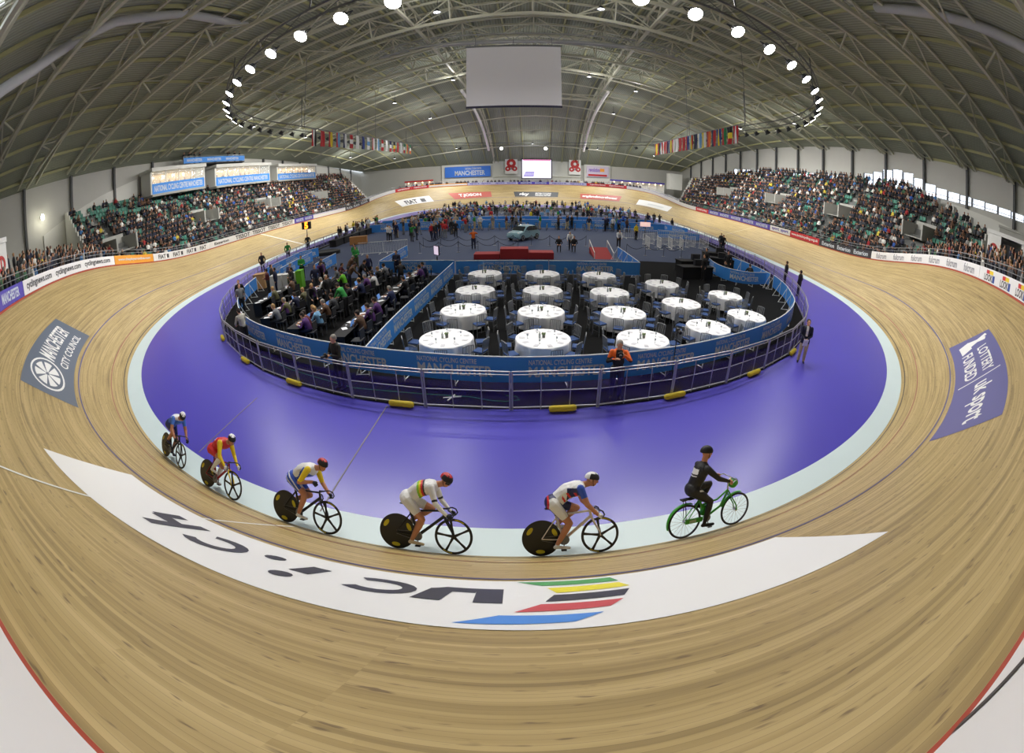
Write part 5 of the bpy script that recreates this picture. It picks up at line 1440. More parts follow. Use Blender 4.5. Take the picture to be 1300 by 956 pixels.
# suited official on the apron
P = stand_parts(detail=True, armL=(.24, .04, 1.02), armR=(.24, -.06, 1.0), headp=.1, heady=.2)
def p_suit(Cn, reg, tt, bi):
    reg = reg.copy(); x, y, z = Cn.T
    reg[(reg == TRO) & (z > .80)] = TOP; reg[(reg == TOP) & (x > .07) & (np.abs(y) < .05) & (z > 1.12)] = 5; return reg
t = near_person('official in navy blazer and beige trousers standing outside the barrier holding papers', P, (11.6, 12.7, 0), face(11.6, 12.7, 6, 4), [SKIN, C(26, 30, 52), C(190, 172, 140), HAIRM, SHOEM, GW], paint=p_suit)
mb = MB(); mb.box((0, 0, 0), (.02, .21, .30), (0, .3, .2)); o = mb.build('paper_sheaf', PAPER); a = face(11.6, 12.7, 6, 4); o.location = (11.6+.30*math.cos(a), 12.7+.30*math.sin(a), .90); o.rotation_euler.z = a; tag(o, 'white papers held by the official in the navy blazer', 'papers')
# photographer in orange vest behind the barrier
def camera_obj(x, y, z, rz, label, lens=.14):
    t = thing('photo_camera', label, 'camera', (x, y, z), rz)
    m = MB(); m.box((0, 0, 0), (.07, .14, .10)); m.box((0, 0, .06), (.05, .06, .035)); m.build('camera_body', BLACK, t)
    m = MB(); m.cyl((.03, 0, 0), (.03+lens, 0, 0), .038, .046, 16); m.build('lens', DARK, t, 50)
P = stand_parts(detail=True, armL=(.27, .10, 1.45), armR=(.24, -.10, 1.30), headp=.35, heady=.0)
def p_vest(Cn, reg, tt, bi):
    reg = reg.copy(); x, y, z = Cn.T; reg[(reg == TOP) & (z < 1.28) ] = 5; reg[(reg == TOP) & (x > .06) & (np.abs(y) < .09)] = 5; reg[(reg == TRO) & (z > .9)] = 5; return reg
a = face(3.3, 10.45, 2.6, 5)
near_person('photographer in orange vest aiming a camera behind the steel barrier', P, (3.3, 10.45, ZI), a, [SKIN, C(236, 110, 34), C(28, 34, 74), HAIRG, SHOEM, C(24, 24, 26)], paint=p_vest)
camera_obj(3.3+.36*math.cos(a), 10.45+.36*math.sin(a), 1.50, a, 'black camera held up by the photographer in the orange vest')
# grey haired man in black jacket, man in grey jacket
P = stand_parts(detail=True, armL=(.28, .05, 1.20), armR=(.30, -.05, 1.18), headp=.3)
a = face(-4.9, 10.85, -6.5, 8)
near_person('grey haired photographer in black jacket standing behind the steel barrier', P, (-4.9, 10.85, ZI), a, [SKIN, C(26, 26, 28), C(30, 32, 44), HAIRG, SHOEM])
camera_obj(-4.9+.40*math.cos(a), 10.85+.40*math.sin(a), 1.24, a, 'black camera held by the grey haired photographer in black')
P = stand_parts(detail=True, lean=.2, armL=(.40, .16, 1.02), armR=(.42, -.12, 1.02), headp=.3)
near_person('man in light grey jacket leaning at the inner bend of the steel barrier', P, (-11.0, 14.0, ZI), face(-11, 14, -12.5, 14.6), [SKIN, C(176, 174, 166), C(26, 26, 30), HAIRM, SHOEM])
# camera on a stand in front of the banner and on the diagonal banner
for x, y, lab in ((5.2, 11.1, 'camera on a tall light stand right of the photographer in orange'), (-4.35, 12.9, 'camera on a light stand beside the diagonal blue banner')):
    t = thing('camera_stand', lab, 'camera stand', (x, y, ZI)); m = MB(); m.tube([(0, 0, .3), (0, 0, 1.75)], .014, 6); m.build('pole', BLACK, t)
    for k in range(3): q = R(120*k+20); m = MB(); m.tube([(0, 0, .5), (.38*math.cos(q), .38*math.sin(q), 0)], .012, 6); m.build('leg', BLACK, t)
    m = MB(); m.box((0, 0, 1.82), (.09, .15, .12)); m.cyl((.0, 0, 1.82), (.02, -.2, 1.80), .045, .05, 14); m.build('camera_head', BLACK, t)
# cable on the dark floor between fence and banner
mb = MB(); mb.tube([(-9.5, 13.1, .02), (-7.5, 12.0, .02), (-4.5, 10.85, .02), (-2, 10.6, .02), (-.8, 10.5, .02), (-.2, 10.3, .02), (.2, 10.25, .02), (.6, 10.35, .02), (.5, 10.55, .02), (.2, 10.6, .02)], .012, 6)
tag(mb.build('cable', M('cable_green', (50, 130, 80), .5), smooth=True), 'thin green cable on the dark floor between barrier and blue banner', 'cable')

rp = random.Random(11)
# people in the press area with their own looks
SPEC = [('desk', -7.75, 15.4, 3.1, 'light blue', 'dark grey', 'man in pale blue shirt at the nearest press desks', HAIRB), ('desk', -8.0, 14.9, 3.3, 'maroon', 'black', 'seated person in maroon top beside the man in pale blue', HAIRM),
 ('lean', -7.6, 17.9, 3.0, 'green', 'black', 'man in bright green shirt bending over a press desk', HAIRM), ('lean', -9.8, 18.3, -.6, 'black', 'dark grey', 'person in black leaning on a desk with bare arms, middle of the press area', HAIRB),
 ('idle', -15.9, 24.0, 0.4, 'black', 'black', 'person in black standing next to the white boxes', HAIRM), ('arms', -14.9, 26.6, -1, 'green', 'black', 'marshal in green vest behind the white boxes', HAIRM),
 ('idle', -21.2, 30.4, -1, 'black', 'black', 'marshal in black at the edge of the left straight', HAIRM), ('idle', -21.6, 35.6, -1.2, 'green', 'black', 'marshal in green vest at the edge of the left straight', HAIRM), ('idle', -22.1, 40.8, -1, 'black', 'black', 'marshal in dark clothes further along the left straight', HAIRM),
 ('idle', -15.7, 19.9, -1, 'black', 'black', 'man in black standing outside the steel barrier on the left bend', HAIRM), ('idle', -14.8, 18.8, -.6, 'grey', 'black', 'man in grey shirt standing outside the steel barrier on the left bend', HAIRM),
 ('arms', -7.4, 26.0, -1.5, 'navy', 'navy', 'tall man in dark suit standing by the corner of the blue banners', HAIRM), ('arms', -11.5, 29.0, -1, 'green', 'olive', 'marshal in green vest in the middle of the press area', HAIRM), ('arms', -12.2, 30.5, -1.6, 'green', 'black', 'second marshal in green beside the white crowd barrier', HAIRM),
 ('desk', -9.6, 22.5, 3.0, 'lime', 'black', 'person in lime green hood seated at the far press desks', HAIRM), ('desk', -10.2, 21.0, 3.3, 'white', 'dark blue', 'person in white shirt at the left row of press desks', HAIRG), ('desk', -7.3, 21.6, 2.9, 'white', 'dark grey', 'person in checked white shirt at the far press desks', HAIRM), ('desk', -7.5, 20.1, 3.0, 'dark blue', 'black', 'person in dark blue at the second row of press desks', HAIRM), ('desk', -10.3, 17.0, 3.2, 'olive', 'black', 'grey haired person seated at the left row of desks', HAIRG),
 ('cam', -3.6, 36.3, -1.4, 'orange', 'navy', 'photographer in orange vest standing behind the podium', HAIRM), ('sit', 3.6, 34.9, -1.6, 'black', 'black', 'crouched person in black right of the podium', HAIRM), ('lean', 4.7, 35.8, -1.9, 'white', 'black', 'person in white top bending right of the podium', HAIRG), ('sit', 4.9, 35.0, -1.8, 'black', 'black', 'seated person in black next to the one in white by the podium', HAIRM),
 ('lean', 9.4, 38.2, -1.6, 'white', 'black', 'person in white cap bending over equipment near the white barriers', HAIRG), ('idle', 19.9, 26.2, 2.2, 'black', 'black', 'first of two people in black outside the barrier on the right', HAIRM), ('idle', 18.9, 23.0, 2.0, 'black', 'black', 'second person in black nearer the curved barrier on the right', HAIRM),
 ('idle', 12.6, 44.0, -1, 'yellow', 'black', 'marshal in yellow vest behind the white barriers', HAIRM)]
for k, x, y, rz, top, tro, lab, hr in SPEC:
    person(k, x, y, ZI+(.008 if y > 27 else 0), rz, top, tro, lab, None, hr)
dark = ['black', 'black', 'navy', 'dark grey', 'dark blue', 'black', 'brown', 'maroon', 'grey', 'purple', 'olive']
used = set()
for x, y, nm in DESKS:
    for dy in (-.45, .45):
        if rp.random() < .72:
            c = rp.choice(dark); person('desk', x+.56, y+dy, ZI+.0, math.pi+rp.uniform(-.25, .25), c, rp.choice(['black', 'dark grey', 'navy']), 'reporter in %s seated at the press desks, %s' % (c, nm), 'reporters seated at the press desks, '+nm, rp.choice([HAIRM, HAIRM, HAIRG, HAIRB]))
for i in range(34):
    x, y = rp.uniform(-15.5, -5.0), rp.uniform(21.5, 25.6) if i % 2 else rp.uniform(18.5, 25.6)
    if any(abs(x-d[0]) < .9 and abs(y-d[1]) < 1.0 for d in DESKS) or (x < -13.5 and y < 21.5): continue
    c = rp.choice(dark); person(rp.choice(['idle', 'arms', 'desk', 'lean', 'sit']), x, y, ZI, rp.uniform(-3, 3), c, rp.choice(['black', 'dark grey', 'navy']), 'person in %s among the group at the back of the press area' % c, 'people at the back of the press area', rp.choice([HAIRM, HAIRM, HAIRG]))
for i in range(6):
    person('desk' if i % 2 else 'idle', 12.6+i*.75, 25.8+(i*37 % 5)*.75, ZI, rp.uniform(1, 4), 'black', 'black', 'crew member in black at the dark desks on the right', 'crew at the dark desks on the right')
# press row on the left edge and the gathering behind the barrier
cols = ['black', 'navy', 'white', 'red', 'grey', 'dark blue', 'green', 'white', 'dark grey', 'blue', 'black', 'black', 'brown', 'beige', 'maroon', 'light blue', 'grey', 'black', 'black', 'black', 'yellow']
FARP = []
def scatter(n, fx, fy, label, group, kinds=('idle', 'step', 'arms', 'idle', 'cam'), z=.02, cc=cols, mind=.42):
    placed = []
    tries = 0
    while len(placed) < n and tries < n*30:
        tries += 1; x, y = fx(), fy()
        if any((x-a)**2+(y-b)**2 < mind**2 for a, b in placed): continue
        placed.append((x, y)); c = rp.choice(cc); k = rp.choice(kinds)
        if label is None:
            FARP.append((k, (x, y, z), rp.uniform(-math.pi, math.pi), [lin(rp.choice([(206, 156, 124), (180, 124, 96)])), lin(nm_col(c)), lin(nm_col(rp.choice(['black', 'navy', 'dark grey', 'beige', 'grey']))), lin(rp.choice([(48, 36, 28), (130, 126, 120)])), lin((24, 24, 26))])); continue
        person(k, x, y, z, rp.uniform(-math.pi, math.pi), c, rp.choice(['black', 'navy', 'dark grey', 'beige', 'grey']), label % c, group, rp.choice([HAIRM, HAIRM, HAIRB, HAIRG]))
scatter(16, lambda: rp.uniform(-22.0, -20.6), lambda: rp.uniform(44, 62), 'person in %s in the row of officials along the left straight', 'officials along the left straight', z=ZI)
scatter(120, lambda: rp.uniform(-14.5, -6.0)+rp.uniform(-1, 1), lambda: rp.uniform(42, 70), 'person in %s in the dense crowd on the carpet left of the car', 'crowd on the carpet left of the car', cc=cols+['black', 'black', 'navy', 'black', 'black', 'black', 'dark grey'], mind=.36)
scatter(105, lambda: rp.uniform(-13, 15), lambda: rp.uniform(59, 76), None, None)
scatter(80, lambda: rp.uniform(-15, 15), lambda: rp.uniform(76, 94), None, None)
scatter(34, lambda: rp.uniform(12.5, 20), lambda: rp.uniform(56, 78), None, None, cc=['black', 'light blue', 'navy', 'grey', 'white', 'blue'])
scatter(20, lambda: rp.uniform(-6, 14), lambda: rp.uniform(50.5, 52.0), 'person in %s by the parked bicycles in front of the blue banners', 'people by the parked bicycles')
scatter(5, lambda: rp.uniform(20.5, 21.4), lambda: rp.uniform(36, 66), 'marshal in %s at the edge of the right straight', 'marshals at the edge of the right straight', z=ZI, cc=['black'])

# ------------------------------------------------------------------ spectators
ccols = [(22, 22, 26)]*20+[(36, 40, 60)]*10+[(70, 72, 78)]*6+[(216, 214, 208)]*3+[(150, 148, 144)]*3+[(150, 34, 38), (44, 84, 160), (60, 110, 160), (200, 180, 60), (90, 64, 46), (90, 64, 46), (120, 96, 76), (60, 100, 70)]
spots = []
def seat_dir(sgn): return math.pi if sgn > 0 else 0.0
rs = random.Random(5)
empty_seats = []
for sgn in (-1, 1):
    for k in range(NR):
        x, z = rowpos(sgn, k); y0, y1 = rowspan(sgn, k); y = y0+.4
        while y < y1-.3:
            if not in_vom(sgn, k, y):
                dens = .80 if not (k > 10 and sgn < 0 and y < 50) else .35
                blk = math.sin(y*.9+k*1.7)*math.sin(k*.8+y*.23)
                if rs.random() < dens-.25*max(0, blk): spots.append((x, y, z, sgn, 's'))
                else: empty_seats.append((x, y, z, sgn))
            y += .54
# people standing along the railing at both ends
for a in np.arange(9, 60, .52):
    for sg in (-1, 1):
        for row in range(7 if a < 33 else 2):
            if rs.random() < (.8 if row < 2 else .62):
                aa = sg*a+rs.uniform(-.15, .15); out = .55+row*.75+rs.uniform(-.1, .1); p = edge(aa, 0, out)
                if p.y < 22 and p.y > -5 and abs(p.x) < 44 and not (sg > 0 and math.hypot(p.x-38.2, p.y-14.6) < 3) and not (sg < 0 and math.hypot(p.x+27.2, p.y-6.4) < 3): spots.append((p.x, p.y, edge(aa, 0, 0).z-.35+(.24*row if a < 33 else 0), sg if sg > 0 else -1, 'w'))
for a in np.arange(98, PER-98, .8):
    for row in range(2):
        if rs.random() < .62:
            p = edge(a, 0, .6+row*.9)
            if p.y > 96: spots.append((p.x, p.y, p.z-.35, 0, 'f'))
cam = Vector(CAM)
spots.sort(key=lambda s: (Vector(s[:3])-cam).length_squared)
def spec_rot(s):
    if s[4] == 's': return seat_dir(s[3])+rs.uniform(-.3, .3)
    return math.atan2(YC-s[1], -s[0])+rs.uniform(-.4, .4)
def zone(s):
    if s[4] == 'w': return ('left', 'standing along the railing on the near left bend') if s[3] < 0 else ('right', 'standing along the railing on the near right bend')
    return ('left', 'seated in the near part of the left terrace') if s[3] < 0 else ('right', 'seated in the near part of the right terrace')
SEATM = M('seat_teal', (64, 130, 112), .6)
SKINC = M('skin_crowd_shaded', (176, 128, 100), .6)  # crowd skin darkened, with shade put into the colour
names_c = {(22, 22, 26): 'black', (36, 40, 60): 'dark blue', (70, 72, 78): 'dark grey', (216, 214, 208): 'white', (150, 148, 144): 'light grey', (150, 34, 38): 'dark red', (180, 60, 50): 'red', (44, 84, 160): 'blue', (60, 110, 160): 'pale blue', (200, 180, 60): 'yellow', (90, 64, 46): 'brown', (120, 96, 76): 'tan', (60, 100, 70): 'green', (180, 150, 120): 'beige'}
for s in spots[:300]:
    c = rs.choice(ccols); k = 'crowds' if s[4] != 's' else rs.choice(['crowd', 'crowd2', 'crowd3'])
    o = link('spectator', PR[k]); o.location = (s[0], s[1], s[2] if s[4] != 's' else s[2]-.02+0); o.rotation_euler.z = spec_rot(s)
    for i, m in enumerate([SKINC, C(*c), rs.choice([C(26, 28, 36), C(30, 34, 50), C(44, 44, 46)]), rs.choice([HAIRM, HAIRM, HAIRG, HAIRB]), SHOEM]):
        o.material_slots[i].link = 'OBJECT'; o.material_slots[i].material = m
    side, txt = zone(s); tag(o, 'spectator in %s top %s' % (names_c[c], txt), 'person', 'spectators '+txt)
def attr_mat(name):
    m = bpy.data.materials.new(name); m.use_nodes = True; nt = m.node_tree
    at = nt.nodes.new('ShaderNodeAttribute'); at.attribute_name = 'cloth'; nt.links.new(at.outputs['Color'], nt.nodes['Principled BSDF'].inputs['Base Color']); nt.nodes['Principled BSDF'].inputs['Roughness'].default_value = .8
    return m
def mesh_arrays(me):
    v = np.zeros(len(me.vertices)*3); me.vertices.foreach_get('co', v); v = v.reshape(-1, 3)
    me.calc_loop_triangles(); t = np.zeros(len(me.loop_triangles)*3, int); me.loop_triangles.foreach_get('vertices', t); t = t.reshape(-1, 3)
    mi = np.zeros(len(me.loop_triangles), int); me.loop_triangles.foreach_get('material_index', mi); return v, t, mi
ARR = {k: mesh_arrays(PR[k]) for k in PR}
def merged(name, items, label, cat, mat):
    VV = []; FF = []; CC = []; off = 0
    for (k, loc, rz, pal) in items:
        v, t, mi = ARR[k]; c, s_ = math.cos(rz), math.sin(rz)
        w_ = np.stack([v[:, 0]*c-v[:, 1]*s_+loc[0], v[:, 0]*s_+v[:, 1]*c+loc[1], v[:, 2]+loc[2]], -1)
        VV.append(w_); FF.append(t+off); off += len(v); CC.append(np.array(pal)[mi])
    VV = np.concatenate(VV); FF = np.concatenate(FF); CC = np.concatenate(CC)
    me = bpy.data.meshes.new(name); me.vertices.add(len(VV)); me.vertices.foreach_set('co', VV.ravel().astype(np.float32))
    me.loops.add(FF.size); me.loops.foreach_set('vertex_index', FF.ravel().astype(np.int32)); me.polygons.add(len(FF)); me.polygons.foreach_set('loop_start', (np.arange(len(FF))*3).astype(np.int32))
    me.update(calc_edges=True); me.materials.append(mat)
    at = me.attributes.new('cloth', 'FLOAT_COLOR', 'FACE'); at.data.foreach_set('color', np.concatenate([CC, np.ones((len(CC), 1))], 1).ravel().astype(np.float32))
    return tag(link(name, me), label, cat, kind='stuff')
CM = attr_mat('crowd_clothes')
skl = [lin((176, 128, 100)), lin((150, 104, 80)), lin((190, 146, 118))]  # skin tones with the crowd's shade in the colour
for sgn, lab in ((-1, 'mass of seated spectators filling the rest of the left terrace'), (1, 'mass of seated spectators filling the rest of the right terrace'), (0, 'line of standing spectators around the far bend')):
    items = []
    for s in spots[300:]:
        if (s[3] if s[4] != 'f' else 0) != sgn: continue
        k = 'crowds' if s[4] != 's' else rs.choice(['crowd', 'crowd2', 'crowd3'])
        pal = [rs.choice(skl), lin(rs.choice(ccols)), lin(rs.choice([(26, 28, 36), (30, 34, 50), (44, 44, 46)])), lin(rs.choice([(48, 36, 28), (40, 30, 24), (48, 36, 28), (110, 106, 100)])), lin((24, 24, 26))]
        items.append((k, (s[0], s[1], s[2]-.02 if s[4] == 's' else s[2]), spec_rot(s), pal))
    merged('spectator_crowd', items, lab, 'crowd', CM)
# seats
st = MB(); st.box((.0, 0, .42), (.40, .44, .05)); st.box((-.22, 0, .64), (.05, .44, .40), (0, -.15, 0)); st.bar((-.05, 0, 0), (-.05, 0, .42), .06)
SEM = st.mesh('terrace_seat', SEATM)
empty_seats.sort(key=lambda s: (Vector(s[:3])-cam).length_squared)
for s in empty_seats[:300]:
    o = link('terrace_seat', SEM); o.location = s[:3]; o.rotation_euler.z = seat_dir(s[3])
    w_ = 'left' if s[3] < 0 else 'right'; tag(o, 'empty teal tip-up seat in the near part of the %s terrace' % w_, 'seat', 'empty teal seats, near part of the %s terrace' % w_)
ARR['seat'] = mesh_arrays(SEM)
for sgn, lab in ((-1, 'rows of teal seats in the rest of the left terrace'), (1, 'rows of teal seats in the rest of the right terrace')):
    items = [('seat', s[:3], seat_dir(s[3]), [lin((64, 130, 112))]) for s in empty_seats[300:] if s[3] == sgn]
    merged('terrace_seating', items, lab, 'seating', CM)

merged('infield_crowd', FARP, 'crowd of riders and staff in the enclosure behind the blue banners', 'crowd', CM)
def ring(m, r0, r1, c, rot, t=.02):
    k = len(m.f); m.lathe([(r0, 0), (r1, 0), (r1, t), (r0, t), (r0, 0)], c, 22, rot); del m.f[-2:]; del m.m[-2:]
# ------------------------------------------------------------------ hanging projection screen
t = thing('projection_screen', 'large blank white screen hanging from the catwalk over the infield', 'screen', (-.2, 45, 14.1))
mb = MB(); mb.box((0, 0, 3.6), (9.9, .08, 7.1)); mb.build('screen_surface', M('screen_cloth', (242, 240, 246), .8), t)
mb = MB(); mb.box((0, 0, .0), (10.0, .16, .22)); mb.build('bottom_bar', M('bar_dark_blue', (32, 32, 66), .5), t)
mb = MB(); mb.box((0, 0, 7.2), (10.1, .2, .2)); mb.build('top_bar', GREY, t)
for x in (-4, 0, 4): mb = MB(); mb.bar((x, 0, 7.25), (x, 0, 8.3), .05); mb.build('hanger', GREY, t)
# ------------------------------------------------------------------ flags
FC = {'r': (186, 36, 44), 'w': (228, 228, 228), 'b': (34, 60, 140), 'y': (230, 204, 50), 'k': (28, 28, 30), 'g': (30, 120, 70), 'o': (232, 120, 50), 'l': (110, 160, 210), 'n': (24, 30, 80)}
def flag(x, y, z, pat, orient, label, h=1.75, w=1.0, group=None):
    t = thing('flag', label, 'flag', (x, y, z), 0, group)
    n = len(pat)
    for i, ch in enumerate(pat):
        m = MB(); N = 6; V = []
        for j in range(N+1):
            u = j/N
            for q in (0, 1):
                f = (i+q)/n
                if orient == 'v': yy, zz = w*(f-.5), -h*u
                else: yy, zz = w*(u-.5), -h*f
                V.append((.05*math.sin(yy*7+zz*2), yy, zz))
        m.add(V, [(2*j, 2*j+1, 2*j+3, 2*j+2) for j in range(N)]); o = m.build('stripe', M('flag_'+ch, FC[ch], .8), t); o.modifiers.new('s', 'SOLIDIFY').thickness = .01
    m = MB(); m.bar((0, -w/2-.05, .01), (0, w/2+.05, .01), .03); m.build('rod', GREY, t)
word = {'r': 'red', 'w': 'white', 'b': 'blue', 'y': 'yellow', 'k': 'black', 'g': 'green', 'o': 'orange', 'l': 'light blue', 'n': 'navy'}
LP_ = ['rwk', 'rr', 'ry', 'rl', 'nw', 'rwr', 'w', 'nb', 'wlw', 'rw', 'wl', 'rwr', 'w', 'nwr', 'kyr', 'rr', 'w', 'gwr', 'yr', 'gwo']
RP_ = ['rwr', 'kyr', 'gr', 'byb', 'rn', 'or', 'wy', 'lw', 'nk', 'ryl', 'br', 'rr', 'r', 'w', 'wr', 'yb', 'nr', 'rw', 'rwb', 'kr', 'yr']
for side, pats, x, ya, yb, za, zb in (('left', LP_, -20, 39.5, 78, 12.8, 13.7), ('right', RP_, 20.3, 36.5, 62, 12.7, 12.5)):
    n = len(pats)
    for i, p in enumerate(pats):
        u = i/(n-1); o = 'v' if (i % 3 == 0 or len(p) < 3) else 'h'
        flag(x, ya+(yb-ya)*u, za+(zb-za)*u, p, o, '%s flag in the %s row under the roof, %s from the near end' % ('-'.join(word[c] for c in dict.fromkeys(p)), side, ['first', 'second', 'third', 'fourth', 'fifth', 'sixth', 'seventh', 'eighth', 'ninth', 'tenth', 'eleventh', 'twelfth', 'thirteenth', 'fourteenth', 'fifteenth', 'sixteenth', 'seventeenth', 'eighteenth', 'nineteenth', 'twentieth', 'last'][i]), group='flags in the %s row' % side)
    mb = MB(); mb.tube([(x, ya-2, za+.06), (x, (ya+yb)/2, (za+zb)/2+.04), (x, yb+2, zb+.06)], .03, 6); 
    for yy in (ya-2, (ya+yb)/2, yb+2): mb.bar((x, yy, za), (x, yy, chord(x, yy)), .04)
    mb.build('flag_line', GREY); tag([o for o in bpy.data.objects if o.name.startswith('flag_line')][-1], 'thin pipe carrying the %s row of flags' % side, 'pipe')
# ------------------------------------------------------------------ glazed boxes over the left terrace
LITB = M('box_interior', (226, 206, 170), .8)
def box_room(y0, y1, z0, z1, label, mull=4):
    t = thing('viewing_box', label, 'viewing box', (-44.3, (y0+y1)/2, z0)); L = y1-y0; H = z1-z0
    m = MB(); m.box((0, 0, H+.12), (3.0, L+.5, .5)); m.build('roof_slab', M('parapet_white', (222, 222, 216), .8), t)
    m = MB(); m.box((0, 0, -.12), (2.6, L+.3, .3)); m.build('floor_slab', CONC, t)
    m = MB(); m.box((-.9, 0, H/2), (.1, L, H)); m.build('back_wall', LITB, t)
    for s_ in (-1, 1): m = MB(); m.box((0, s_*(L/2+.1), H/2), (2.2, .3, H)); m.build('side_wall', M('parapet_white', (222, 222, 216), .8), t)
    m = MB()
    for i in range(mull+1): m.box((1.05, -L/2+L*i/mull, H*.7), (.08, .12, H*.6))
    m.build('mullions', WHITE, t)
    m = MB(); m.box((1.02, 0, H*.7), (.02, L, H*.58)); m.build('glazing', GLASS, t)
    m = MB(); m.box((1.12, 0, H*.22), (.06, L, H*.46)); o = m.build('front_banner', BLUEB, t)
    m = MB(); put_text(m, 'NATIONAL CYCLING CENTRE MANCHESTER', lambda u, v: (1.16, u, v), -L/2*.93, L/2*.93, H*.10, H*.36, .03); m.build('lettering', LETTER, o)
    for i in range(int(L/2.2)):
        m = MB(); m.ball((0, 0, 0), .12, 8, 6); l = m.build('lamp', M('box_lamp', (255, 214, 160), emit=8), t); l.location = (-.4, -L/2+1.1+i*2.2, H*.82)
    ld = bpy.data.lights.new('box', 'AREA'); ld.shape = 'RECTANGLE'; ld.size = 1.2; ld.size_y = L*.9; ld.energy = 11*L; ld.color = (1, .85, .62)
    lo = bpy.data.objects.new('box_lamp', ld); COL.objects.link(lo); lo.location = (-44.3, (y0+y1)/2, z1-.2)
    for i in range(int(L/1.6)):
        c = rp.choice(['black', 'white', 'grey', 'navy', 'red']); person(rp.choice(['idle', 'arms']), -44.0+rp.uniform(-.3, .3), y0+.8+i*1.6, z0+.03, rp.uniform(-.6, .6), c, 'black', 'guest in %s behind the glass of the %s' % (c, label.split(',')[0]), 'guests in the '+label.split(',')[0])
box_room(36.5, 47.3, 10.1, 13.1, 'nearest viewing box, glazed and lit, above the left terrace', 4)
box_room(50.2, 65.5, 9.9, 12.8, 'middle viewing box, glazed and lit, above the left terrace', 5)
box_room(68.5, 84, 9.8, 12.5, 'farthest viewing box, glazed and lit, above the left terrace', 5)
# camera gantry above the boxes
t = thing('camera_platform', 'platform with blue banner and film crew above the viewing boxes', 'platform', (-44.3, 50.3, 13.5))
mb = MB(); mb.box((0, 0, 0), (2.4, 15, .15)); mb.build('deck', DARK, t)
mb = MB(); mb.box((1.2, 0, .55), (.05, 15, .8)); o = mb.build('front_banner', BLUEB, t)
mb = MB(); [put_text(mb, 'MANCHESTER', lambda u, v: (1.235, u, v), -6.8+4.6*i, -3.4+4.6*i, .35, .75, .03) for i in range(3)]; mb.build('lettering', LETTER, o)
mb = MB(); mb.bar((1.2, -7.5, 1.1), (1.2, 7.5, 1.1), .05); [mb.bar((1.2, -7.5+1.5*i, 0), (1.2, -7.5+1.5*i, 1.1), .04) for i in range(11)]; mb.build('railing', RAIL, t)
for i, y in enumerate((43.5, 44.6, 45.8, 47, 54, 55.8, 57.2)):
    person(('idle', 'cam', 'arms')[i % 3], -43.7, y, 13.58, rp.uniform(-.5, .5), 'black', 'black', 'crew member in black on the camera platform above the boxes', 'crew on the camera platform')
# wall lamp on the left
t = thing('wall_lamp', 'bright oval bulkhead lamp on the white wall at the left', 'lamp', (-45.5, 19.8, 10.9)); mb = MB(); mb.ball((0, 0, 0), (.18, .22, .34), 12, 8); mb.build('lamp_glass', M('lamp_warm', (255, 250, 225), emit=22), t, True); mb = MB(); mb.box((-.25, 0, 0), (.3, .3, .3)); mb.build('bracket', GREY, t)
ld = bpy.data.lights.new('wall', 'POINT'); ld.energy = 50; ld.color = (1, .95, .75); lo = bpy.data.objects.new('wall_lamp_light', ld); COL.objects.link(lo); lo.location = (-44.9, 19.8, 10.4)
# entrance kiosks at the near corners
for sgn, x, y, z, lab in ((-1, -28.2, 6.2, 5.0, 'white door surround with red emblem at the left edge'), (1, 38.2, 14.6, 5.0, 'white kiosk with red oval emblem and dark doorway at the right edge')):
    t = thing('entrance_kiosk', lab, 'kiosk', (x, y, z-.3), 0 if sgn > 0 else R(30))
    H = 3.6; m = MB(); m.box((0, 0, H+.15), (3.2, 4.4, .3)); 
    m.box((0, 2.0, H/2), (3.0, .3, H)); m.box((0, -2.0, H/2), (3.0, .3, H)); m.box((sgn*1.4, 0, H/2), (.2, 4, H)); m.box((-sgn*1.4, 1.35, H/2), (.25, 1.6, H)); m.build('shell', WHITE, t)
    m = MB(); m.box((0, 0, -(z-.3)/2), (3.2, 4.4, z-.32)); m.build('plinth', CONC, t)
    m = MB(); m.box((-sgn*1.3, -.65, H/2-.2), (.06, 2.3, H-.5)); m.build('doorway', BLACK, t)
    m = MB(); ring(m, .30, .5, (-sgn*1.55, 1.35, 2.4), Euler((0, R(90), 0))); m.box((-sgn*1.54, 1.35, 2.4), (.03, .12, .8)); m.build('emblem', REDM, t)
# small grey block at the right beside the kiosk
mb = MB(); mb.box((0, 0, 1.2), (4, 5, 2.4)); mb.box((0, 0, 2.5), (4.2, 5.2, .2)); o = mb.build('plant_room', CONC); o.location = (43.5, 15.0, 7.0); o['kind'] = 'structure'
# ------------------------------------------------------------------ far end of the hall
def sign(name, x0, x1, y, z0, z1, mat, label, cat='sign', layers=()):
    t = thing(name, label, cat, ((x0+x1)/2, y, z0)); W = x1-x0; H = z1-z0
    m = MB(); m.box((0, 0, H/2), (W, .1, H)); m.build('panel', mat, t)
    for nm, mt, fn in layers: m = MB(); fn(m, W, H); m.build(nm, mt, t)
    return t
fr = lambda u, v: (u, -.07, v)
for x0, x1, y, z0, z1, lab in ((-21.8, -7.0, 118.6, 4.2, 11.0, 'left'), (17.4, 24.8, 118.6, 4.2, 11.0, 'right')):
    mb = MB(); mb.box(((x0+x1)/2, y+.4, (z0+z1)/2), (x1-x0, .8, z1-z0)); tag(mb.build('wall_room_'+lab, M('parapet_white', (222, 222, 216), .8)), kind='structure')
sign('wall_sign', -20.8, -8.2, 118.0, 7.4, 10.4, M('sign_blue', (52, 120, 226), .5), 'wide blue wall sign reading Manchester at the far end', layers=[('lettering', LETTER, lambda m, W, H: (put_text(m, 'MANCHESTER', fr, -W*.28, W*.38, H*.15, H*.60, .03), put_text(m, 'NATIONAL CYCLING CENTRE', fr, -W*.05, W*.30, H*.68, H*.88, .02)))])
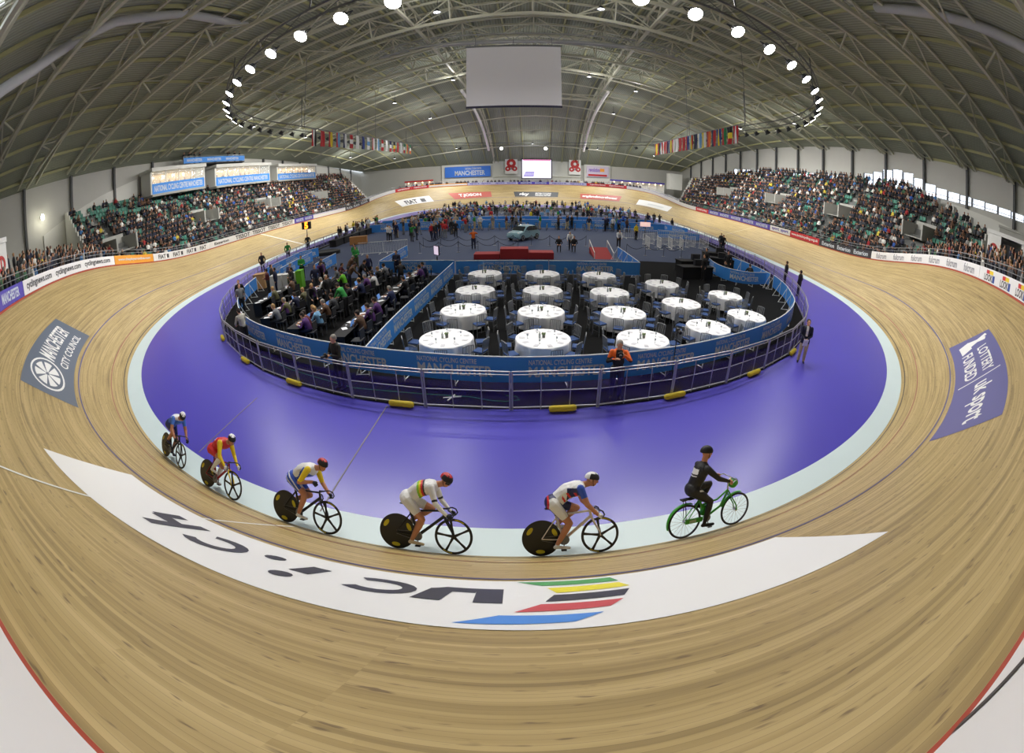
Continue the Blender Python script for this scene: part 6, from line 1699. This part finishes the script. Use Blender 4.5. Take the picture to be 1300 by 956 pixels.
sign('wall_sign', 18.0, 24.2, 118.0, 7.6, 10.6, M('sign_lilac', (206, 196, 216), .5), 'pale wall sign with lilac, orange and red marks at the far end, right', layers=[('lettering', M('sign_violet', (140, 110, 190), .5), lambda m, W, H: put_text(m, 'revolution', fr, -W*.4, W*.1, H*.45, H*.85, .04)), ('orange_mark', M('sign_orange', (240, 160, 60), .5), lambda m, W, H: m.box((W*.2, -.06, H*.65), (W*.2, .02, H*.3))), ('red_band', REDM, lambda m, W, H: m.box((0, -.06, H*.15), (W*.85, .02, H*.18)))])
def poster_art(m, W, H):
    for (cx, cz, r) in ((0, H*.72, W*.30), (-W*.28, H*.35, W*.17), (W*.28, H*.35, W*.17)):
        ring(m, r*.45, r*1.25, (cx, -.08, cz), Euler((R(90), 0, 0)))
for x0, x1, lab in ((-4.2, -.9, 'left'), (13.1, 16.3, 'right')):
    sign('hanging_poster', x0, x1, 117.5, 8.0, 12.1, WHITE, 'white poster with a red round emblem hanging %s of the video screen' % lab, 'poster', [('red_emblem', REDM, poster_art), ('grey_lettering', GREY, lambda m, W, H: put_text(m, 'SC', fr, -W*.2, W*.25, H*.25, H*.5, .05))])
t = sign('video_screen', .4, 8.2, 117.3, 6.8, 12.0, M('screen_lit', (235, 232, 250), emit=.85), 'large lit video screen at the far end of the hall', 'screen', [('violet_picture', M('screen_violet', (110, 90, 190), emit=.6), lambda m, W, H: [m.box((-W*.28+.1*i, -.06, H*(.10+.055*i)), (W*.36-.1*i, .02, H*.035)) for i in range(5)]), ('pink_band', M('screen_pink', (214, 80, 150), emit=.7), lambda m, W, H: m.box((0, -.06, H*.97), (W*.96, .02, H*.05)))])
mb = MB(); mb.box((0, 0, 5.3), (8.3, .2, .2)); mb.box((0, 0, -.1), (8.3, .2, .2)); mb.box((-4.05, 0, 2.6), (.25, .2, 5.4)); mb.box((4.05, 0, 2.6), (.25, .2, 5.4)); mb.build('screen_frame', BLACK, t)
mb = MB(); mb.box((4.4, 118.4, 8.0), (24, .3, 8)); tag(mb.build('wall_centre_panel', M('panel_offwhite', (208, 210, 202), .7)), kind='structure')
mb = MB(); mb.box((4.4, 118.0, 7.2), (24, .12, .12)); mb.box((4.4, 118.0, 12.3), (24, .2, .25)); tag(mb.build('gallery_rail', STEEL), kind='structure')
# refreshment kiosks around the right far corner, red ones on the left
for i, (x, y, w_, lab, band) in enumerate(((29, 117.2, 9, 'white refreshment counter with a blue fascia, far right corner, left part', 'board_purple'), (36, 115, 7, 'white refreshment counter with a blue fascia, far right corner, right part', 'board_purple'), (-28, 117, 8, 'white counter with a red fascia at the far left corner', 'signal_red'))):
    t = thing('counter_kiosk', lab, 'kiosk', (x, y, 4.0)); m = MB(); m.box((0, .8, 1.4), (w_, .2, 2.8)); m.box((0, 0, .5), (w_, .6, 1.0)); [m.box((-w_/2+.1+(w_-.2)*k/3, 0, 1.4), (.2, .8, 2.8)) for k in range(4)]; m.build('shell', WHITE, t)
    m = MB(); m.box((0, -.3, 2.9), (w_+.2, .2, .45)); m.build('fascia', MATS[band], t)
    for k in range(4): m = MB(); m.ball((-w_/2+w_*(k+.5)/4, .0, 2.5), .13, 8, 6); m.build('lamp', M('box_lamp', (255, 214, 160), emit=8), t)
mb = MB(); mb.box((0, 0, 2.2), (3.6, 3.0, 4.4)); o = mb.build('white_tower_block', M('parapet_white', (222, 222, 216), .8)); o.location = (41.5, 112, 5.6); o['kind'] = 'structure'

# ------------------------------------------------------------------ podium, car, ropes, barriers
RC = M('podium_red', (150, 30, 32), .75)
t = thing('winners_podium', 'three step podium covered in red carpet on the blue floor', 'podium', (0, 31.9, .02))
for x, w_, h in ((-2.05, 1.95, .42), (0, 2.1, .80), (2.0, 1.9, .52)):
    m = MB(); m.box((x, 0, h/2), (w_, 1.2, h)); o = m.build('step', RC, t); bv = o.modifiers.new('b', 'BEVEL'); bv.width = .04; bv.segments = 2
CARB_ = M('car_paint_pale_blue', (128, 164, 176), .3, coat=.6); CGL = M('car_glass', (40, 48, 52), .08); 
def build_car(x, y, rz):
    t = thing('small_car', 'small pale blue hatchback car on display on the blue carpet', 'car', (x, y, .02), rz)
    # side profile of body, length 3.55 along +x (front)
    prof = [(-1.72, .30), (-1.76, .55), (-1.70, .86), (-1.50, .95), (-1.22, 1.36), (-.85, 1.46), (-.1, 1.48), (.42, 1.36), (.92, .98), (1.40, .90), (1.68, .74), (1.76, .48), (1.72, .28)]
    ys_ = (-.80, -.72, -.45, 0, .45, .72, .80)
    def row(yy):
        k = abs(yy)/.80; out = []
        for (px_, pz) in prof:
            hi = max(0, (pz-.92)/.56); s_ = 1-.06*k**4; yv = yy*(1-.17*hi); out.append((px_*s_, yv, pz-(.10*k**6 if pz > .8 else 0)))
        return out
    m = MB(); V = []; [V.extend(row(v)) for v in ys_]; n = len(prof); F = []
    for j in range(len(ys_)-1):
        for i in range(n-1): F.append((j*n+i, (j+1)*n+i, (j+1)*n+i+1, j*n+i+1))
        F.append((j*n+n-1, (j+1)*n+n-1, (j+1)*n, j*n))
    m.add(V, F+[tuple(range(n)), tuple(range(len(V)-1, len(V)-n-1, -1))]); m.build('body', CARB_, t, 50)
    for s_ in (-1, 1):
        m = MB(); P_ = [(-1.28, .99), (-1.02, 1.33), (-.55, 1.385), (-.50, .97)]; Q_ = [(-.44, .97), (-.48, 1.39), (.0, 1.40), (.36, 1.29), (.72, .99)]
        for W_2 in (P_, Q_):
            V = [(a, s_*(.815-.17*.80*max(0, (b-.92)/.56)), b) for a, b in W_2]+[(a, s_*(.79-.17*.80*max(0, (b-.92)/.56)), b) for a, b in W_2]; k = len(W_2)
            m.add(V, [tuple(range(k)), tuple(range(2*k-1, k-1, -1))]+[(i, (i+1) % k, k+(i+1) % k, k+i) for i in range(k)])
        m.build('side_windows', CGL, t)
        m = MB(); m.box((.62, s_*.86, 1.02), (.14, .14, .10)); m.build('door_mirror', CARB_, t)
        m = MB(); m.lathe([(.001, 0), (.12, 0), (.13, .02), (.10, .05), (.001, .06)], (1.52, s_*.55, .74), 16, Euler((0, R(70), 0))); m.build('headlight', M('headlight_glass', (226, 228, 224), .1), t, 50)
        m = MB(); m.box((.1, s_*.81, .82), (.16, .02, .03)); m.build('door_handle', CHR, t)
    m = MB(); V = [(.46, -.58, 1.37), (.46, .58, 1.37), (.93, .70, 1.0), (.93, -.70, 1.0)]; m.add(V+[(a-.04, b, c-.03) for a, b, c in V], [(0, 1, 2, 3), (7, 6, 5, 4), (0, 4, 5, 1), (1, 5, 6, 2), (2, 6, 7, 3), (3, 7, 4, 0)]); m.build('windscreen', CGL, t)
    m = MB(); V = [(-1.25, -.56, 1.36), (-1.25, .56, 1.36), (-1.53, .64, .98), (-1.53, -.64, .98)]; m.add(V+[(a+.04, b, c-.03) for a, b, c in V], [(3, 2, 1, 0), (4, 5, 6, 7), (0, 1, 5, 4), (1, 2, 6, 5), (2, 3, 7, 6), (3, 0, 4, 7)]); m.build('rear_window', CGL, t)
    for xx in (-1.12, 1.10):
        for s_ in (-1, 1):
            m = MB(); m.lathe([(.20, -.09), (.28, -.09), (.30, -.05), (.30, .05), (.28, .09), (.20, .09)], (xx, s_*.74, .30), 24, Euler((R(90), 0, 0))); o = m.build('wheel', TYRE, t, 50)
            m = MB(); m.lathe([(.001, -.07), (.19, -.085), (.20, .0), (.19, .085), (.001, .07)], (xx, s_*.75, .30), 20, Euler((R(90), 0, 0))); m.build('hubcap', M('hub_silver', (190, 190, 188), .35, .5), o)
    m = MB(); m.box((1.74, 0, .42), (.06, 1.3, .12)); m.build('bumper', CARB_, t)
build_car(.7, 42.2, math.atan2(-1.6, -2.6)+.35)
ROPE = M('rope_dark', (30, 32, 44), .8)
def stanchion(x, y, nxt=None, row='front'):
    t = thing('rope_post', 'slim chrome rope post in the %s rope line on the blue carpet' % row, 'rope post', (x, y, .02), 0, 'rope posts, %s line' % row)
    m = MB(); m.lathe([(.001, 0), (.16, 0), (.15, .02), (.02, .04), (.02, .95), (.035, .97), (.001, 1.0)], n=12); m.build('post', M('post_dark_chrome', (110, 112, 120), .3, .7), t, 40)
    if nxt:
        dx, dy = nxt[0]-x, nxt[1]-y; m = MB(); m.tube([(dx*u, dy*u, .9-.38*4*u*(1-u)) for u in np.linspace(0, 1, 9)], .02, 6); m.build('rope', ROPE, t, True)
for yy, xa, xb, row in ((34.8, -8, 2.4, 'front'), (38.2, -8.5, 8.0, 'second'), (34.2, 9.2, 15.8, 'right hand')):
    n = int((xb-xa)/1.65)
    for i in range(n): stanchion(xa+1.65*i, yy, (xa+1.65*(i+1), yy) if i < n-1 else None, row)
# white crowd barriers
def crowd_barrier(x0, y0, x1, y1, label, group=None):
    t = thing('crowd_barrier', label, 'barrier', (x0, y0, .02), math.atan2(y1-y0, x1-x0), group); L = math.hypot(x1-x0, y1-y0)
    m = MB(); m.tube([(0, 0, .12), (0, 0, 1.1), (L, 0, 1.1), (L, 0, .12), (0, 0, .12)], .022, 6); m.build('frame', WHITE, t, True)
    m = MB(); k = int(L/.14); [m.bar((L*i/k, 0, .12), (L*i/k, 0, 1.1), .014) for i in range(1, k)]; m.build('bars', WHITE, t)
    for u in (.3, L-.3): m = MB(); m.bar((u, -.3, .02), (u, .3, .02), .05, .03); m.bar((u, 0, 0), (u, 0, .12), .03); m.build('foot', WHITE, t)
BARS = [(-13.9, 35.5, -11.6, 35.6), (-11.5, 35.6, -9.4, 36.0)]
for i, b in enumerate(BARS): crowd_barrier(*b, 'white crowd barrier behind the press area, %s one' % ('left', 'right')[i])
for i in range(5): crowd_barrier(11.4+i*1.9, 44.6-.2*i, 13.2+i*1.9, 44.5-.2*i, 'white crowd barrier in the stacked group at the right of the carpet', 'white crowd barriers at the right of the carpet')
for i in range(5): crowd_barrier(12.4+i*1.5, 40.5-.1*i, 13.9+i*1.5, 41.5-.1*i, 'white crowd barrier in the stacked group at the right of the carpet', 'white crowd barriers at the right of the carpet')
for i in range(4): crowd_barrier(12.2+i*1.2, 37.5+.2*i, 12.4+i*1.2, 39.6, 'white crowd barrier in the stacked group at the right of the carpet', 'white crowd barriers at the right of the carpet')
# parked bicycles along the enclosure
def small_bike(x, y, rz, label, group):
    t = thing('parked_bicycle', label, 'bicycle', (x, y, .02), rz, group)
    for xx, nm in ((-.5, 'rear_wheel'), (.5, 'front_wheel')):
        m = MB(); m.tube([(xx+.32*math.cos(q), 0, .34+.32*math.sin(q)) for q in np.linspace(0, 2*math.pi, 20, endpoint=False)], .016, 5, closed=True); m.build(nm, TYRE, t)
    m = MB(); m.bar((-.1, 0, .28), (-.25, 0, .85), .03); m.bar((-.1, 0, .28), (.32, 0, .72), .035); m.bar((-.2, 0, .75), (.32, 0, .78), .03); m.bar((-.5, 0, .34), (-.1, 0, .28), .02); m.bar((-.5, 0, .34), (-.2, 0, .74), .02); m.bar((.33, 0, .85), (.5, 0, .34), .025); m.build('frame', M('bike_olive', (150, 146, 104), .4), t)
    m = MB(); m.bar((.33, -.2, .88), (.33, .2, .88), .025); m.box((-.26, 0, .88), (.22, .1, .04)); m.build('bars_and_saddle', BLACK, t)
for i in range(22): small_bike(-10+i*1.12, 50.2+.3*(i % 2), R(80+20*(i % 3)), 'bicycle parked along the blue banners behind the car', 'bicycles parked along the blue banners')
# pens of white barriers in the riders' enclosure
for i in range(14): crowd_barrier(-14+i*2.1, 76.3, -12.1+i*2.1, 76.3, 'white crowd barrier in the long row across the far infield', 'white barriers across the far infield')
# lap counter, monitor, boxes, desks
t = thing('lap_counter', 'lap counter board showing a lit orange figure on a pole by the left straight', 'lap counter', (-24.2, 44.6, 0)); mb = MB(); mb.bar((0, 0, 0), (0, 0, 2.1), .07); mb.build('pole', GREY, t)
mb = MB(); mb.box((0, 0, 2.5), (1.15, .3, .85)); mb.build('display_case', BLACK, t); mb = MB(); put_text(mb, '5', lambda u, v: (u, -.16, v), -.22, .28, 2.12, 2.9, .05); mb.build('digit', M('led_orange', (255, 130, 30), emit=4), t)
t = thing('monitor', 'flat monitor on a stand glowing pale pink at the corner of the blue banners', 'monitor', (-4.9, 26.9, .02), R(-50)); mb = MB(); mb.bar((0, 0, 0), (0, 0, 1.1), .06); mb.box((0, 0, .02), (.5, .4, .03)); mb.build('stand', BLACK, t)
mb = MB(); mb.box((0, 0, 1.5), (.62, .08, .62)); mb.build('case', BLACK, t); mb = MB(); mb.box((0, -.05, 1.5), (.56, .02, .55)); mb.build('display', M('display_pink', (226, 206, 226), emit=.7), t)
t = thing('monitor', 'monitor glowing pink and white above the white barriers on the right', 'monitor', (14.3, 46.4, .02)); mb = MB(); mb.bar((0, 0, 0), (0, 0, 1.2), .06); mb.build('stand', BLACK, t); mb = MB(); mb.box((0, 0, 1.5), (1.2, .08, .5)); mb.build('display', M('display_warm', (240, 200, 190), emit=.7), t)
for x, y, c, w_, h, lab in ((-15.3, 23.7, (232, 232, 228), .85, 1.05, 'first white carton beside the green case'), (-14.4, 23.9, (232, 232, 228), .8, 1.05, 'second white carton next to the green case'), (-13.7, 24.2, (110, 190, 40), .4, 1.15, 'lime green case at the end of the white cartons'), (-17.6, 24.9, (190, 150, 100), .9, 1.0, 'brown cardboard box stack at the bend of the blue banner'), (-16.9, 43.0, (176, 124, 72), 1.9, .8, 'wooden brown crate behind the white crowd barrier')):
    t = thing('storage_box', lab, 'box', (x, y, .013 if y < 27 else .03), R(12)); m = MB(); m.box((0, 0, h/2), (w_, .7, h)); m.build('carton', C(*c), t); m = MB(); m.box((0, 0, h+.01), (w_+.03, .73, .05)); m.build('lid', C(*[int(v*.93) for v in c]), t)
mb = MB(); mb.lathe([(.001, 0), (1.15, 0), (1.15, .28), (1.05, .32), (.95, .28), (.001, .26)], n=28); o = mb.build('round_mat', BLACK, None, 40); o.location = (-18.3, 37.6, .02); o.scale = (1.3, 1, 1); tag(o, 'round black padded mat on the blue carpet at the left', 'mat')
for i in range(8):
    t = thing('officials_desk', 'black draped officials desk in the long row beside the left straight', 'desk', (-19.6+.1*i, 43+2.15*i, .02), 0, 'officials desks beside the left straight'); m = MB(); m.box((0, 0, .72), (.9, 2.1, .05)); m.build('desk_top', BLKC, t); m = MB(); m.box((0, 0, .35), (.84, 2.06, .70)); m.build('drape', BLKC, t)
    m = MB(); m.box((0, 0, .16), (.08, .6, .32)); o = m.build('desk_monitor', DARK); o.location = (-19.6+.1*i, 43+2.15*i, .765); tag(o, 'dark screen on an officials desk beside the left straight', 'monitor', 'screens on the officials desks')
for i, (x, y, rz, lab) in enumerate(((12.2, 26.4, .2, 'black draped mixing desk nearest the round tables on the right'), (12.9, 28.6, .2, 'black draped desk behind the mixing desk on the right'), (16.0, 30.5, -.3, 'black desk inside the curled blue banner'), (17.0, 33.0, -.2, 'black desk behind the curled blue banner'))):
    t = thing('equipment_desk', lab, 'desk', (x, y, .013), rz); m = MB(); m.box((0, 0, .8), (2.6, .9, .06)); m.build('desk_top', BLKC, t); m = MB(); m.box((0, 0, .39), (2.5, .84, .78)); m.build('drape', BLKC, t); m = MB(); m.box((.3, .1, 1.05), (.7, .25, .42)); m.build('console', DARK, t)
# flat kit lying behind the steel barrier
t = thing('light_stand', 'small white folded stand lying on the dark floor behind the barrier', 'stand', (-1.3, 10.35, .02)); mb = MB(); mb.bar((-.25, 0, .03), (.25, .1, .03), .03); mb.bar((-.1, -.15, .03), (.05, .2, .03), .03); mb.build('frame', WHITE, t)
# small ramp rails beside the podium
t = thing('ramp', 'red carpeted ramp with white side rails beside the right blue banner', 'ramp', (7.0, 33.2, .02)); mb = MB(); mb.add([(-.9, -1.4, 0), (.6, -1.4, 0), (.6, 1.4, .5), (-.9, 1.4, .5), (.6, 1.4, 0), (-.9, 1.4, 0)], [(0, 1, 2, 3), (1, 4, 2), (0, 3, 5), (3, 2, 4, 5), (0, 5, 4, 1)]); mb.build('ramp_surface', RC, t)
for s_ in (-.9, .6): mb = MB(); mb.bar((s_, -1.4, .5), (s_, 1.4, 1.1), .05); mb.bar((s_, -1.4, 0), (s_, -1.4, .5), .05); mb.bar((s_, 1.4, .4), (s_, 1.4, 1.1), .05); mb.build('side_rail', WHITE, t)
